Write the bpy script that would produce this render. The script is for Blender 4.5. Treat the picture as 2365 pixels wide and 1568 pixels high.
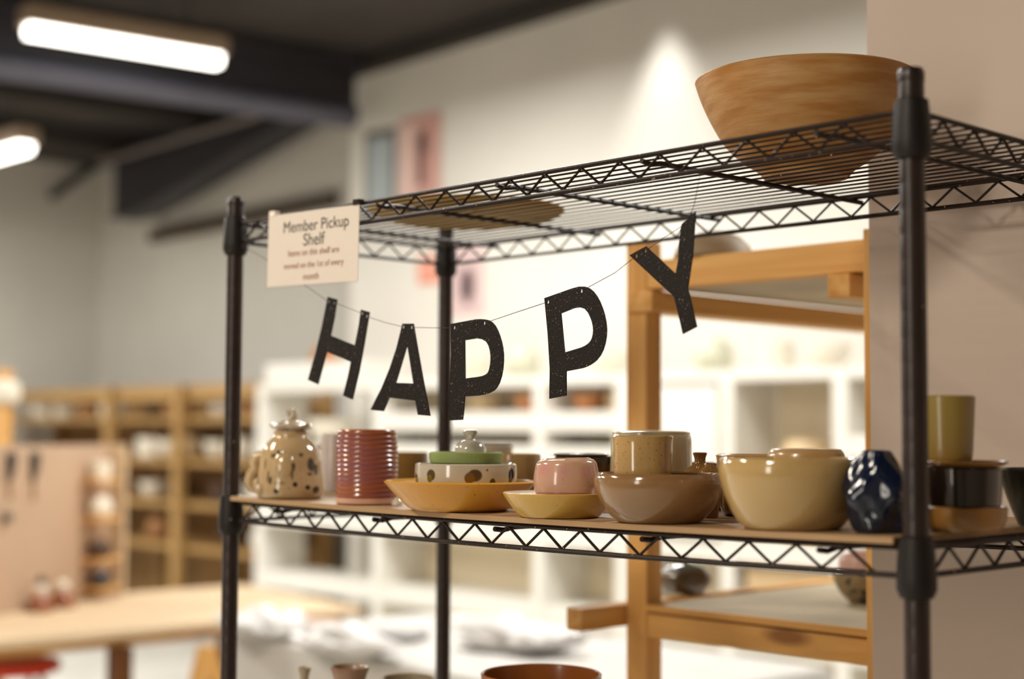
import bpy, bmesh, math, random
from mathutils import Vector, Matrix
random.seed(7)
for o in list(bpy.data.objects): bpy.data.objects.remove(o)
SC = bpy.context.scene
COL = SC.collection

# ------------------------------------------------------------------ camera
CAM = Vector((1.9682, -1.304981, 1.482758))
FPX, YAW, PITCH, ROLL = 3473.888, 0.8021745, 0.0602915, 0.005001
FW = Vector((-math.sin(YAW)*math.cos(PITCH), math.cos(YAW)*math.cos(PITCH), math.sin(PITCH)))
_r = Vector((math.cos(YAW), math.sin(YAW), 0)); _u = _r.cross(FW)
RT = _r*math.cos(ROLL) + _u*math.sin(ROLL); UP = _u*math.cos(ROLL) - _r*math.sin(ROLL)
cd = bpy.data.cameras.new('camera'); cam = bpy.data.objects.new('camera', cd); COL.objects.link(cam)
M = Matrix((RT, UP, -FW)).transposed().to_4x4(); M.translation = CAM
cam.matrix_world = M
cd.sensor_fit = 'HORIZONTAL'; cd.sensor_width = 36.0; cd.lens = FPX/2365*36
cd.clip_start = 0.05; cd.clip_end = 100
cd.dof.use_dof = True; cd.dof.focus_distance = 1.84; cd.dof.aperture_fstop = 2.0; cd.dof.aperture_blades = 0
SC.camera = cam

# ------------------------------------------------------------------ view, world, lamps
SC.view_settings.view_transform = 'Standard'; SC.view_settings.look = 'None'
SC.view_settings.gamma = 1; SC.view_settings.use_curve_mapping = False
SC.view_settings.exposure = 0.0
try:
    SC.cycles.use_denoising = True
    SC.cycles.max_bounces = 8; SC.cycles.diffuse_bounces = 4; SC.cycles.sample_clamp_indirect = 6
    SC.cycles.caustics_reflective = False; SC.cycles.caustics_refractive = False
except Exception: pass
W = bpy.data.worlds.new('world'); SC.world = W; W.use_nodes = True
W.node_tree.nodes['Background'].inputs[0].default_value = (1.0, 0.93, 0.82, 1)
W.node_tree.nodes['Background'].inputs[1].default_value = 0.25

def area(name, loc, sx, sy, power, col, rot=(0, 0, 0)):
    l = bpy.data.lights.new(name, 'AREA'); l.shape = 'RECTANGLE'; l.size = sx; l.size_y = sy
    l.energy = power; l.color = col
    o = bpy.data.objects.new(name, l); o.location = loc; o.rotation_euler = rot; COL.objects.link(o); return o
def spot(name, loc, tgt, power, col, angle, blend, rad=.05):
    l = bpy.data.lights.new(name, 'SPOT'); l.energy = power; l.color = col
    l.spot_size = math.radians(angle); l.spot_blend = blend; l.shadow_soft_size = rad
    o = bpy.data.objects.new(name, l); o.location = loc
    o.rotation_euler = (Vector(tgt)-Vector(loc)).to_track_quat('-Z', 'Y').to_euler(); COL.objects.link(o); return o
WARM = (1.0, 0.89, 0.72)
NEUT = (1.0, 0.982, 0.935)
# assumed ceiling lamps, most out of view, placed and powered to suit the light
area('ceiling_lamp', (0.9, -2.9, 3.4), .4, 1.2, 95, WARM)
area('ceiling_lamp', (-1.9, -1.6, 3.6), .4, 1.2, 105, WARM)
area('assumed_doorway_light', (1.0, -4.0, 1.75), .5, 1.7, 26, (1.0, .93, .82), (math.radians(90), 0, 0))  # unseen panel added for upright glaze streaks and front fill; doorway only assumed
area('ceiling_lamp', (-2.2, 2.6, 3.6), .3, 1.2, 108, NEUT)
area('ceiling_lamp', (-4.2, 3.2, 3.6), .3, 1.2, 70, NEUT)  # extra lamp added to brighten the white back wall
area('ceiling_lamp', (1.1, 2.9, 3.6), .14, 1.2, 120, NEUT)
area('ceiling_lamp', (-5.5, -0.4, 3.55), .3, 1.2, 130, NEUT)
area('ceiling_lamp', (-8.2, 1.2, 3.5), .3, 1.2, 250, NEUT)
# wall washers close to the white back wall
for x, p, a in ((-6.0, 16, 70), (-3.33, 62, 66)):
    spot('wall_washer', (x, 4.79, 3.97), (x, 4.83, 0), p, NEUT, a, .8, .06)

# ------------------------------------------------------------------ geometry helpers
def ray(px, py): return FW + RT*((px-1182.5)/FPX) - UP*((py-784)/FPX)
def onX(px, py, x): d = ray(px, py); return CAM + d*((x-CAM.x)/d.x)
def onY(px, py, y): d = ray(px, py); return CAM + d*((y-CAM.y)/d.y)
def onZ(px, py, z): d = ray(px, py); return CAM + d*((z-CAM.z)/d.z)
def proj(p):
    d = Vector(p)-CAM; w = d.dot(FW); return 1182.5+FPX*d.dot(RT)/w, 784-FPX*d.dot(UP)/w, w

def lin(h):
    h = h.lstrip('#'); c = [int(h[i:i+2], 16)/255 for i in (0, 2, 4)]
    return tuple((x/12.92 if x <= .04045 else ((x+.055)/1.055)**2.4) for x in c) + (1,)

def root_loc(o):
    while o.parent: o = o.parent
    return Vector(o.location)
def obj(name, bm, mat, parent=None, smooth=False, bevel=0, loc=None, solid=0):
    me = bpy.data.meshes.new(name)
    off = root_loc(parent) if parent else (Vector(loc) if loc else Vector((0, 0, 0)))
    if off.length: bmesh.ops.translate(bm, verts=bm.verts, vec=-off)
    bmesh.ops.recalc_face_normals(bm, faces=bm.faces)
    bm.to_mesh(me); bm.free()
    if smooth:
        for p in me.polygons: p.use_smooth = True
        try: me.set_sharp_from_angle(angle=math.radians(42))
        except Exception: pass
    o = bpy.data.objects.new(name, me); COL.objects.link(o)
    if mat: me.materials.append(mat)
    if parent: o.parent = parent
    else: o.location = off
    if bevel:
        m = o.modifiers.new('bevel', 'BEVEL'); m.width = bevel; m.segments = 2; m.limit_method = 'ANGLE'
    return o
def tag(o, label, cat, group=None, kind=None):
    o['label'] = label
    if cat: o['category'] = cat
    if group: o['group'] = group
    if kind: o['kind'] = kind
    return o
def thing(name, label, cat, loc=(0, 0, 0), group=None):
    o = bpy.data.objects.new(name, None); o.empty_display_size = .05; COL.objects.link(o)
    o.location = loc; return tag(o, label, cat, group)
def struct(name, bm, mat, parent=None, smooth=False):
    o = obj(name, bm, mat, parent, smooth)
    if not parent: o['kind'] = 'structure'
    return o
def copy_tree(o, delta=(0, 0, 0), parent=None):
    c = o.copy(); COL.objects.link(c)
    if parent: c.parent = parent
    else: c.location = Vector(o.location)+Vector(delta)
    for ch in list(o.children): copy_tree(ch, parent=c)
    return c
def nb(): return bmesh.new()
def box(bm, x0, x1, y0, y1, z0, z1):
    v = [bm.verts.new((x, y, z)) for z in (z0, z1) for y in (y0, y1) for x in (x0, x1)]
    for f in ((0, 1, 3, 2), (4, 6, 7, 5), (0, 4, 5, 1), (1, 5, 7, 3), (3, 7, 6, 2), (2, 6, 4, 0)):
        bm.faces.new([v[i] for i in f])
    return bm
def abox(*a): return box(nb(), *a)
def obox(bm, c, ax, ay, az):
    """box from a centre and three half-extent vectors"""
    c = Vector(c); ax, ay, az = Vector(ax), Vector(ay), Vector(az)
    v = [bm.verts.new(c+ax*i+ay*j+az*k) for k in (-1, 1) for j in (-1, 1) for i in (-1, 1)]
    for f in ((0, 1, 3, 2), (4, 6, 7, 5), (0, 4, 5, 1), (1, 5, 7, 3), (3, 7, 6, 2), (2, 6, 4, 0)):
        bm.faces.new([v[i] for i in f])
    return bm
def beam(bm, a, b, w, h, up=(0, 0, 1)):
    a, b = Vector(a), Vector(b); d = (b-a); L = d.length; d.normalize()
    s = d.cross(Vector(up)).normalized(); u = s.cross(d)
    return obox(bm, (a+b)/2, d*L/2, s*w/2, u*h/2)
def tube(bm, pts, r, seg=8, cap=True):
    pts = [Vector(p) for p in pts]; rings = []
    n = len(pts); prev = None
    for i, p in enumerate(pts):
        t = (pts[min(i+1, n-1)]-pts[max(i-1, 0)]).normalized()
        if prev is None:
            s = t.orthogonal().normalized()
        else:
            s = (prev - t*prev.dot(t)).normalized()
        prev = s; u = t.cross(s)
        rr = r[i] if isinstance(r, (list, tuple)) else r
        rings.append([bm.verts.new(p+(s*math.cos(k*2*math.pi/seg)+u*math.sin(k*2*math.pi/seg))*rr) for k in range(seg)])
    for a, b in zip(rings, rings[1:]):
        for k in range(seg): bm.faces.new((a[k], a[(k+1) % seg], b[(k+1) % seg], b[k]))
    if cap: bm.faces.new(rings[0][::-1]); bm.faces.new(rings[-1])
    return bm
def lathe(bm, c, prof, seg=48, warp=None):
    """prof: list of (r, z); r<=1e-5 closes on the axis"""
    c = Vector(c); rings = []
    for r, z in prof:
        if r <= 1e-5: rings.append([bm.verts.new(c+Vector((0, 0, z)))])
        else:
            ring = []
            for k in range(seg):
                a = 2*math.pi*k/seg
                rr, zz = (warp(a, r, z) if warp else (r, z))
                ring.append(bm.verts.new(c+Vector((rr*math.cos(a), rr*math.sin(a), zz))))
            rings.append(ring)
    for a, b in zip(rings, rings[1:]):
        if len(a) == 1 and len(b) == 1: continue
        for k in range(seg):
            k2 = (k+1) % seg
            if len(a) == 1: bm.faces.new((a[0], b[k2], b[k]))
            elif len(b) == 1: bm.faces.new((a[k], a[k2], b[0]))
            else: bm.faces.new((a[k], a[k2], b[k2], b[k]))
    return bm
def catmull(pts, n=5):
    """smooth a profile; a repeated point makes a sharp corner"""
    segs, cur = [], [pts[0]]
    for p in pts[1:]:
        if p == cur[-1]:
            segs.append(cur); cur = [p]
        else: cur.append(p)
    segs.append(cur); out = []
    for s in segs:
        if len(s) < 3: out += s if not out or out[-1] != s[0] else s[1:]; continue
        for i in range(len(s)-1):
            p0 = s[max(i-1, 0)]; p1 = s[i]; p2 = s[i+1]; p3 = s[min(i+2, len(s)-1)]
            for k in range(n):
                t = k/n
                q = tuple(.5*((2*p1[j])+(-p0[j]+p2[j])*t+(2*p0[j]-5*p1[j]+4*p2[j]-p3[j])*t*t+(-p0[j]+3*p1[j]-3*p2[j]+p3[j])*t**3) for j in (0, 1))
                if not out or out[-1] != q: out.append(q)
        out.append(s[-1])
    return out
def vessel(outer, thick=.004, floor=None):
    """outer profile (foot to rim) -> closed section with an inner wall"""
    zf = outer[0][1]; outer = [(r, max(z, zf)) for r, z in outer]
    r0, z0 = outer[0]; rN, zN = outer[-1]
    prof = [(0, z0+.002), (max(r0-.006, r0*.6), z0+.002), (max(r0-.003, r0*.8), z0)] + list(outer)
    prof += [(rN-thick*.5, zN+thick*.35), (rN-thick, zN)]
    fl = (floor if floor is not None else z0+thick*1.5)
    for r, z in reversed(outer[:-1]):
        if z > fl and r-thick > .002: prof.append((r-thick, z))
    last = prof[-1]
    prof += [(last[0]*.8, fl), (0, fl)]
    return prof

# ------------------------------------------------------------------ materials
def node(nt, t, **kw):
    n = nt.nodes.new(t)
    for k, v in kw.items(): setattr(n, k, v)
    return n
def mat(name, col, rough=.5, metal=0, spec=.5, var=.0, vscale=6, col2=None, bump=0, bscale=60, emit=0, coat=0,
        specks=None, spots=None, stretch=None, alpha=None, trans=0):
    """procedural material: base colour varied by noise, optional fine specks, painted spots, bump"""
    m = bpy.data.materials.new(name); m.use_nodes = True; nt = m.node_tree
    b = nt.nodes['Principled BSDF']; L = nt.links.new
    b.inputs['Roughness'].default_value = rough; b.inputs['Metallic'].default_value = metal
    b.inputs['Specular IOR Level'].default_value = spec; b.inputs['Coat Weight'].default_value = coat
    b.inputs['Coat Roughness'].default_value = .06; b.inputs['Transmission Weight'].default_value = trans
    c = lin(col) if isinstance(col, str) else col
    tc = node(nt, 'ShaderNodeTexCoord'); out = None
    mp = node(nt, 'ShaderNodeMapping'); L(tc.outputs['Object'], mp.inputs['Vector'])
    if stretch: mp.inputs['Scale'].default_value = stretch
    nz = node(nt, 'ShaderNodeTexNoise'); nz.inputs['Scale'].default_value = vscale; nz.inputs['Detail'].default_value = 5
    L(mp.outputs[0], nz.inputs['Vector'])
    mix = node(nt, 'ShaderNodeMix', data_type='RGBA')
    mix.inputs[6].default_value = c
    c2 = (lin(col2) if isinstance(col2, str) else col2) if col2 else tuple(x*(1-var) for x in c[:3])+(1,)
    mix.inputs[7].default_value = c2
    rp = node(nt, 'ShaderNodeValToRGB'); rp.color_ramp.elements[0].position = .38; rp.color_ramp.elements[1].position = .62
    L(nz.outputs['Fac'], rp.inputs[0]); L(rp.outputs[0], mix.inputs[0]); out = mix.outputs[2]
    if specks:
        for (sc, thr, sc_col) in specks:
            n2 = node(nt, 'ShaderNodeTexNoise'); n2.inputs['Scale'].default_value = sc; n2.inputs['Detail'].default_value = 1
            L(tc.outputs['Object'], n2.inputs['Vector'])
            r2 = node(nt, 'ShaderNodeValToRGB'); r2.color_ramp.elements[0].position = thr; r2.color_ramp.elements[1].position = thr+.03
            L(n2.outputs['Fac'], r2.inputs[0])
            mx = node(nt, 'ShaderNodeMix', data_type='RGBA'); mx.inputs[7].default_value = lin(sc_col)
            L(r2.outputs[0], mx.inputs[0]); L(out, mx.inputs[6]); out = mx.outputs[2]
    if spots:
        for (p, s, sc_col, *soft) in spots:      # painted marks: position, half sizes (x, y, z), colour, soft edge
            sb = node(nt, 'ShaderNodeVectorMath', operation='SUBTRACT'); sb.inputs[1].default_value = p
            L(tc.outputs['Object'], sb.inputs[0])
            dv = node(nt, 'ShaderNodeVectorMath', operation='DIVIDE'); dv.inputs[1].default_value = s
            L(sb.outputs[0], dv.inputs[0])
            ln = node(nt, 'ShaderNodeVectorMath', operation='LENGTH'); L(dv.outputs[0], ln.inputs[0])
            r2 = node(nt, 'ShaderNodeMapRange'); r2.inputs[1].default_value = .15 if soft else .85; r2.inputs[2].default_value = 1.35 if soft else 1.1
            r2.inputs[3].default_value = 1; r2.inputs[4].default_value = 0
            L(ln.outputs['Value'], r2.inputs[0])
            mx = node(nt, 'ShaderNodeMix', data_type='RGBA'); mx.inputs[7].default_value = lin(sc_col)
            L(r2.outputs[0], mx.inputs[0]); L(out, mx.inputs[6]); out = mx.outputs[2]
    L(out, b.inputs['Base Color'])
    if bump:
        n3 = node(nt, 'ShaderNodeTexNoise'); n3.inputs['Scale'].default_value = bscale; n3.inputs['Detail'].default_value = 4
        L(mp.outputs[0], n3.inputs['Vector'])
        bp = node(nt, 'ShaderNodeBump'); bp.inputs['Strength'].default_value = bump; bp.inputs['Distance'].default_value = .004
        L(n3.outputs['Fac'], bp.inputs['Height']); L(bp.outputs[0], b.inputs['Normal'])
    if emit:
        b.inputs['Emission Color'].default_value = c; b.inputs['Emission Strength'].default_value = emit
    if alpha is not None: b.inputs['Alpha'].default_value = alpha
    return m
def wood(name, c1, c2, axis='X', rough=.55, knots=True):
    m = bpy.data.materials.new(name); m.use_nodes = True; nt = m.node_tree; b = nt.nodes['Principled BSDF']; L = nt.links.new
    b.inputs['Roughness'].default_value = rough; b.inputs['Specular IOR Level'].default_value = .35
    tc = node(nt, 'ShaderNodeTexCoord'); mp = node(nt, 'ShaderNodeMapping'); L(tc.outputs['Object'], mp.inputs[0])
    s = {'X': (1.2, 24, 24), 'Y': (24, 1.2, 24), 'Z': (24, 24, 1.2)}[axis]; mp.inputs['Scale'].default_value = s
    n1 = node(nt, 'ShaderNodeTexNoise'); n1.inputs['Scale'].default_value = 1.6; n1.inputs['Detail'].default_value = 6; n1.inputs['Distortion'].default_value = .6
    L(mp.outputs[0], n1.inputs[0])
    rp = node(nt, 'ShaderNodeValToRGB'); e = rp.color_ramp.elements
    e[0].position = .3; e[0].color = lin(c1); e[1].position = .72; e[1].color = lin(c2); L(n1.outputs['Fac'], rp.inputs[0])
    out = rp.outputs[0]
    if knots:
        m2 = node(nt, 'ShaderNodeMapping'); L(tc.outputs['Object'], m2.inputs[0])
        m2.inputs['Scale'].default_value = {'X': (4, 13, 13), 'Y': (13, 4, 13), 'Z': (13, 13, 4)}[axis]
        v = node(nt, 'ShaderNodeTexVoronoi'); v.inputs['Scale'].default_value = 1.0; L(m2.outputs[0], v.inputs['Vector'])
        mr = node(nt, 'ShaderNodeMapRange'); mr.inputs[1].default_value = .10; mr.inputs[2].default_value = .22; mr.inputs[3].default_value = .75; mr.inputs[4].default_value = 0
        L(v.outputs['Distance'], mr.inputs[0])
        mx = node(nt, 'ShaderNodeMix', data_type='RGBA'); mx.inputs[7].default_value = lin('6a3510'); L(mr.outputs[0], mx.inputs[0]); L(out, mx.inputs[6]); out = mx.outputs[2]
    L(out, b.inputs['Base Color'])
    bp = node(nt, 'ShaderNodeBump'); bp.inputs['Strength'].default_value = .12; bp.inputs['Distance'].default_value = .002
    L(n1.outputs['Fac'], bp.inputs['Height']); L(bp.outputs[0], b.inputs['Normal'])
    return m

M_wall = mat('white_paint', 'e2ddd3', .85, var=.05, vscale=1.5)
M_wall2 = mat('grey_paint', 'd6d1c7', .85, var=.05, vscale=1.5)
M_part = mat('partition_paint', 'cbbbb0', .85, var=.04, vscale=1.2, bump=.05, bscale=90)
M_ceil = mat('dark_ceiling_paint', '39322e', .8, var=.2, vscale=2)
M_steel = mat('dark_steel', '2a272d', .5, var=.15, vscale=3)
M_floor = mat('grey_concrete', 'c9c6bd', .6, var=.15, vscale=2)
M_black = mat('black_wire_coat', '241610', .45, spec=.22, var=.35, vscale=30, specks=[(260, .74, 'b8a088')])
M_post = mat('black_post_coat', '271815', .36, spec=.5, var=.3, vscale=20, specks=[(150, .785, 'b8a8a0')])
M_collar = mat('black_collar_plastic', '150e0d', .5, spec=.35, var=.2, vscale=20, specks=[(160, .78, '9c8c80')])
M_board = wood('shelf_board', 'b29370', '9a7b59', 'X', knots=False)
M_pine = {a: wood('pine_'+a, 'e3b26e', 'c48a40', a) for a in 'XYZ'}
M_palewood = {a: wood('pale_wood_'+a, 'cdb596', 'bca382', a, knots=False) for a in 'XYZ'}
M_rackwood = {a: wood('rack_wood_'+a, 'b08c58', '94703e', a) for a in 'XYZ'}
M_darkwood = wood('dark_wood', '7a4a20', '5a3414', 'Z', knots=False)
M_backing = mat('rack_backing', '9a7648', .8, var=.3, vscale=4)
M_ply = mat('grey_ply', 'b9ac93', .8, var=.15, vscale=8)
M_white = mat('white_laminate', 'e3dfd6', .5, var=.03, vscale=2)
M_shadetan = mat('shade_tan_panel', 'e6d8bc', .8, var=.1, vscale=3)  # tan tone stands in for depth shading inside the white cubbies
M_lamp = mat('lamp_diffuser', 'fffaf0', .4, emit=7)
M_lamphouse = mat('lamp_housing', 'a08a74', .5, var=.1)

# ------------------------------------------------------------------ the room
XL, YB, YR, XJ = -10.6, 5.0, 5.55, -6.14
def zc(x): return 3.88+.025*(x-XL)
struct('floor', abox(XL-.2, 4.2, -4.2, YR+.2, -.1, 0), M_floor)
bm = nb(); v = []
for z in (0, .1):
    for x, y in ((XL-.2, -4.2), (4.2, -4.2), (4.2, YR+.2), (XL-.2, YR+.2)): v.append(bm.verts.new((x, y, zc(x)+z)))
for f in ((0, 1, 2, 3), (7, 6, 5, 4), (0, 4, 5, 1), (1, 5, 6, 2), (2, 6, 7, 3), (3, 7, 4, 0)): bm.faces.new([v[i] for i in f])
struct('ceiling', bm, M_ceil)
def wall(name, x0, x1, y0, y1, m):
    bm = nb(); v = [bm.verts.new((x, y, 0)) for x, y in ((x0, y0), (x1, y0), (x1, y1), (x0, y1))]
    v += [bm.verts.new((x, y, zc(x)-.001)) for x, y in ((x0, y0), (x1, y0), (x1, y1), (x0, y1))]
    for f in ((3, 2, 1, 0), (4, 5, 6, 7), (0, 1, 5, 4), (1, 2, 6, 5), (2, 3, 7, 6), (3, 0, 4, 7)): bm.faces.new([v[i] for i in f])
    return struct(name, bm, m)
wall('wall_left', XL-.15, XL, -4.2, YR+.15, M_wall2)
wall('wall_recess', XL, XJ, YR, YR+.15, M_wall2)
wall('wall_back', XJ, 4.05, YB, YB+.70, M_wall)
M_dim = mat('brown_grey_paint', '8f8478', .85, var=.05)
wall('wall_right', 4.05, 4.2, -4.2, YB, M_dim)
wall('wall_front', XL, 4.05, -4.2, -4.05, M_dim)
wall('wall_partition', 0.8255, 4.05, .485, .585, M_part)

# steel frame under the ceiling
def steel(name, label, bm, m=M_steel): return tag(obj(name, bm, m, loc=(0, 0, 0)), label, 'beam')
fr = thing('roof_frame_beam', 'deep tapered dark steel frame beam ending near the left wall', 'beam', (-8, 5.05, 3.3))
pts = [(-9.42, 3.75), (-9.42, 3.27), (-9.05, 3.27), (-6.72, 3.76), (XJ-.02, 3.80), (XJ-.02, zc(XJ)-.01), (-9.42, zc(-9.42)-.01)]
bm = nb()
fa = [bm.verts.new((x, 5.03, z)) for x, z in pts[1:]]; fb = [bm.verts.new((x, 5.21, z)) for x, z in pts[1:]]
bm.faces.new(fa); bm.faces.new(fb[::-1])
for i in range(len(fa)): bm.faces.new((fa[i], fa[(i+1) % len(fa)], fb[(i+1) % len(fb)], fb[i]))
obj('web', bm, M_steel, fr)
bm = nb()
for a, b in zip(pts[1:4], pts[2:5]): beam(bm, (a[0], 5.12, a[1]-.012), (b[0], 5.12, b[1]-.012), .28, .025)
obj('bottom_flange', bm, M_steel, fr)
gb = thing('girder', 'dark steel girder with a lit bluish bottom flange running behind the long ceiling lamp', 'beam', (-6.45, 2, 3.6))
a = onZ(0, 150, 3.58); b = onZ(815, 268, 3.58)
d = (b-a).normalized(); a2 = a-d*2.0; b = b+d*.0
off = Vector((0, 0, .17))
obj('web', beam(nb(), a2+off, b+off, .05, .34), M_steel, gb)
obj('bottom_flange', tube(nb(), [a2, b], .085, 16), mat('lamplit_blue_steel', '565664', .42, var=.1), gb, smooth=True)  # lamp glow on the flange put into its lighter bluish colour
obj('top_flange', beam(nb(), a2+off*2, b+off*2, .22, .03), M_steel, gb)
pur = None
for i, (x, y0, y1) in enumerate(((-9.2, -3.9, 5.5), (-7.9, -3.9, 5.5))):
    o = obj('purlin', abox(x-.05, x+.05, y0, y1, zc(x)-.17, zc(x)-.004), M_ceil, loc=(x, y0, zc(x)-.17))
    tag(o, ['dark purlin nearest the left wall', 'dark purlin between the left wall and the girder', 'dark purlin just right of the long ceiling lamp', 'dark purlin above the white back wall'][i], 'purlin', 'purlins under the dark ceiling')
a = onY(232, 372, 5.0); b = onY(600, 240, 5.0); c = onX(118, 456, XL+.06)
tag(obj('conduit', tube(nb(), [c, onX(228, 376, XL+.10)], .035, 10), M_steel, loc=c, smooth=True), 'short dark diagonal pipe on the grey left wall', 'pipe')
a = onY(350, 547, YR-.05); b = onY(773, 460, YR-.05)
tag(obj('wall_shadow_strip', beam(nb(), a, b, .07, .10), mat('dark_rail', '4a3d2c', .7), loc=a), 'dark horizontal shadow strip on the recessed wall behind the sign', 'rail')  # solid dark strip added in place of a soft ledge shadow

a = onY(232, 366, 4.86); q = [a, onY(420, 300, 4.86), onY(600, 236, 4.86)]
for p_ in q: p_.z = min(p_.z, zc(p_.x)-.215)
tag(obj('conduit', tube(nb(), q, .028, 10), mat('grey_conduit', '6a5f5a', .5), loc=a, smooth=True), 'long grey brown conduit under the ceiling beside the tapered frame beam', 'pipe')
x0, x1 = XJ, 4.04
bm = nb(); v = [bm.verts.new((x, y, zc(x)-d)) for d in (.11, .003) for x, y in ((x0, 4.90), (x1, 4.90), (x1, 4.998), (x0, 4.998))]
for f in ((3, 2, 1, 0), (4, 5, 6, 7), (0, 1, 5, 4), (1, 2, 6, 5), (2, 3, 7, 6), (3, 0, 4, 7)): bm.faces.new([v[i] for i in f])
tag(obj('eave_beam', bm, M_ceil, loc=(x0, 4.95, zc(x0))), 'dark beam along the top of the white back wall', 'beam')
# long ceiling lamps
def lamp(a, b, label, w=.105, wh=.17):
    t = thing('ceiling_lamp', label, 'lamp', (a+b)/2, 'long tube lamps under the ceiling')
    d = (b-a).normalized(); s = d.cross(Vector((0, 0, 1)))
    bm = nb(); sec = [(-w/2, .035), (-w*.36, 0), (w*.36, 0), (w/2, .035), (w/2, .06), (-w/2, .06)]
    ra = [bm.verts.new(a+s*x+Vector((0, 0, z))) for x, z in sec]; rb = [bm.verts.new(b+s*x+Vector((0, 0, z))) for x, z in sec]
    bm.faces.new(ra); bm.faces.new(rb[::-1])
    for i in range(6): bm.faces.new((ra[i], ra[(i+1) % 6], rb[(i+1) % 6], rb[i]))
    obj('diffuser', bm, M_lamp, t)
    up = Vector((0, 0, .115))
    obj('housing', beam(nb(), a+up-d*.03, b+up+d*.03, wh, .11), M_lamphouse, t, bevel=.012)
    for e, k in ((a, 1), (b, -1)):
        obj('hanger', tube(nb(), [e+up+d*k*.2, Vector(((e+d*k*.2).x, (e+d*k*.2).y, zc(e.x)-.003))], .006, 6), M_steel, t)
    return t
lamp(onZ(62, 84, 3.6), onZ(505, 154, 3.6), 'long glowing ceiling lamp seen whole under the dark ceiling')
lamp(onZ(60, 352, 3.3)+Vector((-1.25, 0, 0)), onZ(60, 352, 3.3), 'glowing ceiling lamp cut by the left edge of the photo')

# posters on the white back wall
def poster(label, x0, x1, z0, z1, col, blocks, y=YB):
    t = thing('poster', label, 'poster', ((x0+x1)/2, y, z0))
    obj('sheet', abox(x0, x1, y-.008, y-.001, z0, z1), mat('poster_paper', col, .8, var=.06), t)
    for (a, b, c, d, cc) in blocks:
        obj('print', abox(x0+(x1-x0)*a, x0+(x1-x0)*b, y-.0095, y-.008, z0+(z1-z0)*c, z0+(z1-z0)*d), mat('ink', cc, .8), t)
    return t
poster('grey blue poster with a dark border beside the wall corner', -5.99, -5.66, 2.90, 3.49, '6f6a66', [(.14, .86, .06, .90, 'a9b2b4')])
poster('pink poster with a dark upright strip high on the white wall', -5.62, -5.21, 2.86, 3.53, 'cf9f94', [(.02, .42, .05, .93, 'e0bdb2'), (.44, .62, .3, .80, '6b4038'), (.5, .66, .62, .84, '5a3a30')])
poster('small salmon poster on the white wall behind the black rear post', -5.42, -5.2, 2.42, 2.60, 'e08a70', [(.2, .8, .2, .8, 'e8a48f')])
poster('mauve poster with a dark blot on the white wall right of the rear post', -5.12, -4.80, 2.2, 2.62, 'd8bcba', [(.35, .72, .25, .62, '7e6468'), (.44, .64, .15, .7, '7e6468')])

# ------------------------------------------------------------------ the black wire shelving unit
L_, D_, ZT = 1.185, .436, 1.800
SAG = .0045
def sag(x): return SAG*4*x*(L_-x)/L_**2
U = thing('wire_shelving_unit', 'black wire shelving unit on four posts in the foreground', 'shelving unit', (0, 0, 0))
def ringed_post(x, y):
    pr = [(0, 0), (.012, 0), (.0127, .004)]; z = .0254
    while z < 1.84:
        pr += [(.0127, z-.0012), (.0126, z-.0005), (.0126, z+.0005), (.0127, z+.0012)]; z += .0254
    pr += [(.0127, 1.828), (.0132, 1.829), (.0132, 1.838), (.011, 1.842), (0, 1.842)]
    return lathe(nb(), (x, y, 0), pr, 20)
def add_post(x, y):
    p = obj('post', ringed_post(x, y), M_post, U, smooth=True)
    for zs in (ZT, ZT-.4295, ZT-.914):
        obj('collar', lathe(nb(), (x, y, zs), [(.0130, .012), (.0165, .010), (.0185, -.010), (.0195, -.030), (.0195, -.040), (.0160, -.048), (.0130, -.049), (.0130, .012)], 24), M_collar, p, smooth=True)
    return p
for x in (0, L_):
    for y in (0, D_): add_post(x, y)
G = .0275
def wire_shelf(z, sg):
    s = sag if sg else (lambda x: 0)
    xs = [.0 + L_*i/12 for i in range(13)]
    bm = nb()
    for y in (0, D_):
        for dz in (0, -G): tube(bm, [(x, y, z+dz-s(x)) for x in xs], .0031, 8)
    for x in (0, L_):
        for dz in (0, -G): tube(bm, [(x, 0, z+dz), (x, D_, z+dz)], .0031, 8)
    sh = obj('wire_shelf', bm, M_black, U, smooth=True)
    step = .0615
    for y in (0, D_):
        pts = []; x = .030; k = 0
        while x < L_-.028:
            pts.append((x, y, z-s(x)-(.002 if k % 2 else G-.002))); x += step/2; k += 1
        obj('truss_wire', tube(nb(), pts, .0021, 6), M_black, sh, smooth=False)
    for x in (0, L_):
        pts = []; y = .03; k = 0
        while y < D_-.028:
            pts.append((x, y, z-(.002 if k % 2 else G-.002))); y += step/2; k += 1
        obj('truss_wire', tube(nb(), pts, .0021, 6), M_black, sh)
    n = 18
    for i in range(1, n):
        y = D_*i/n
        obj('deck_wire', tube(nb(), [(x, y, z-s(x)-.0005) for x in (xs if sg else (0, L_))], .00125, 6), M_black, sh)
    for x in (.118, .352, .593, .836, 1.075):
        zz = z-s(x)-.0055
        obj('cross_bar', tube(nb(), [(x, -.004, zz-.001), (x, .012, zz-.003), (x, .03, zz), (x, D_+.016, zz)], .0033, 8), M_black, sh, smooth=True)
        # the short kinked hooks that grip the front rail
    return sh
wire_shelf(ZT, False); wire_shelf(ZT-.4295, True); wire_shelf(ZT-.914, False)
def board_z(x): return 1.3808-sag(x)
bm = nb(); nx = 16; cols = []
x0, x1, y0, y1 = .0175, L_-.0175, -.0135, D_+.004
for i in range(nx+1):
    x = x0+(x1-x0)*i/nx; zt = board_z(x)
    cols.append([bm.verts.new(p) for p in ((x, y0, zt), (x, y1, zt), (x, y1, zt-.0066), (x, y0, zt-.0066))])
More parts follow.
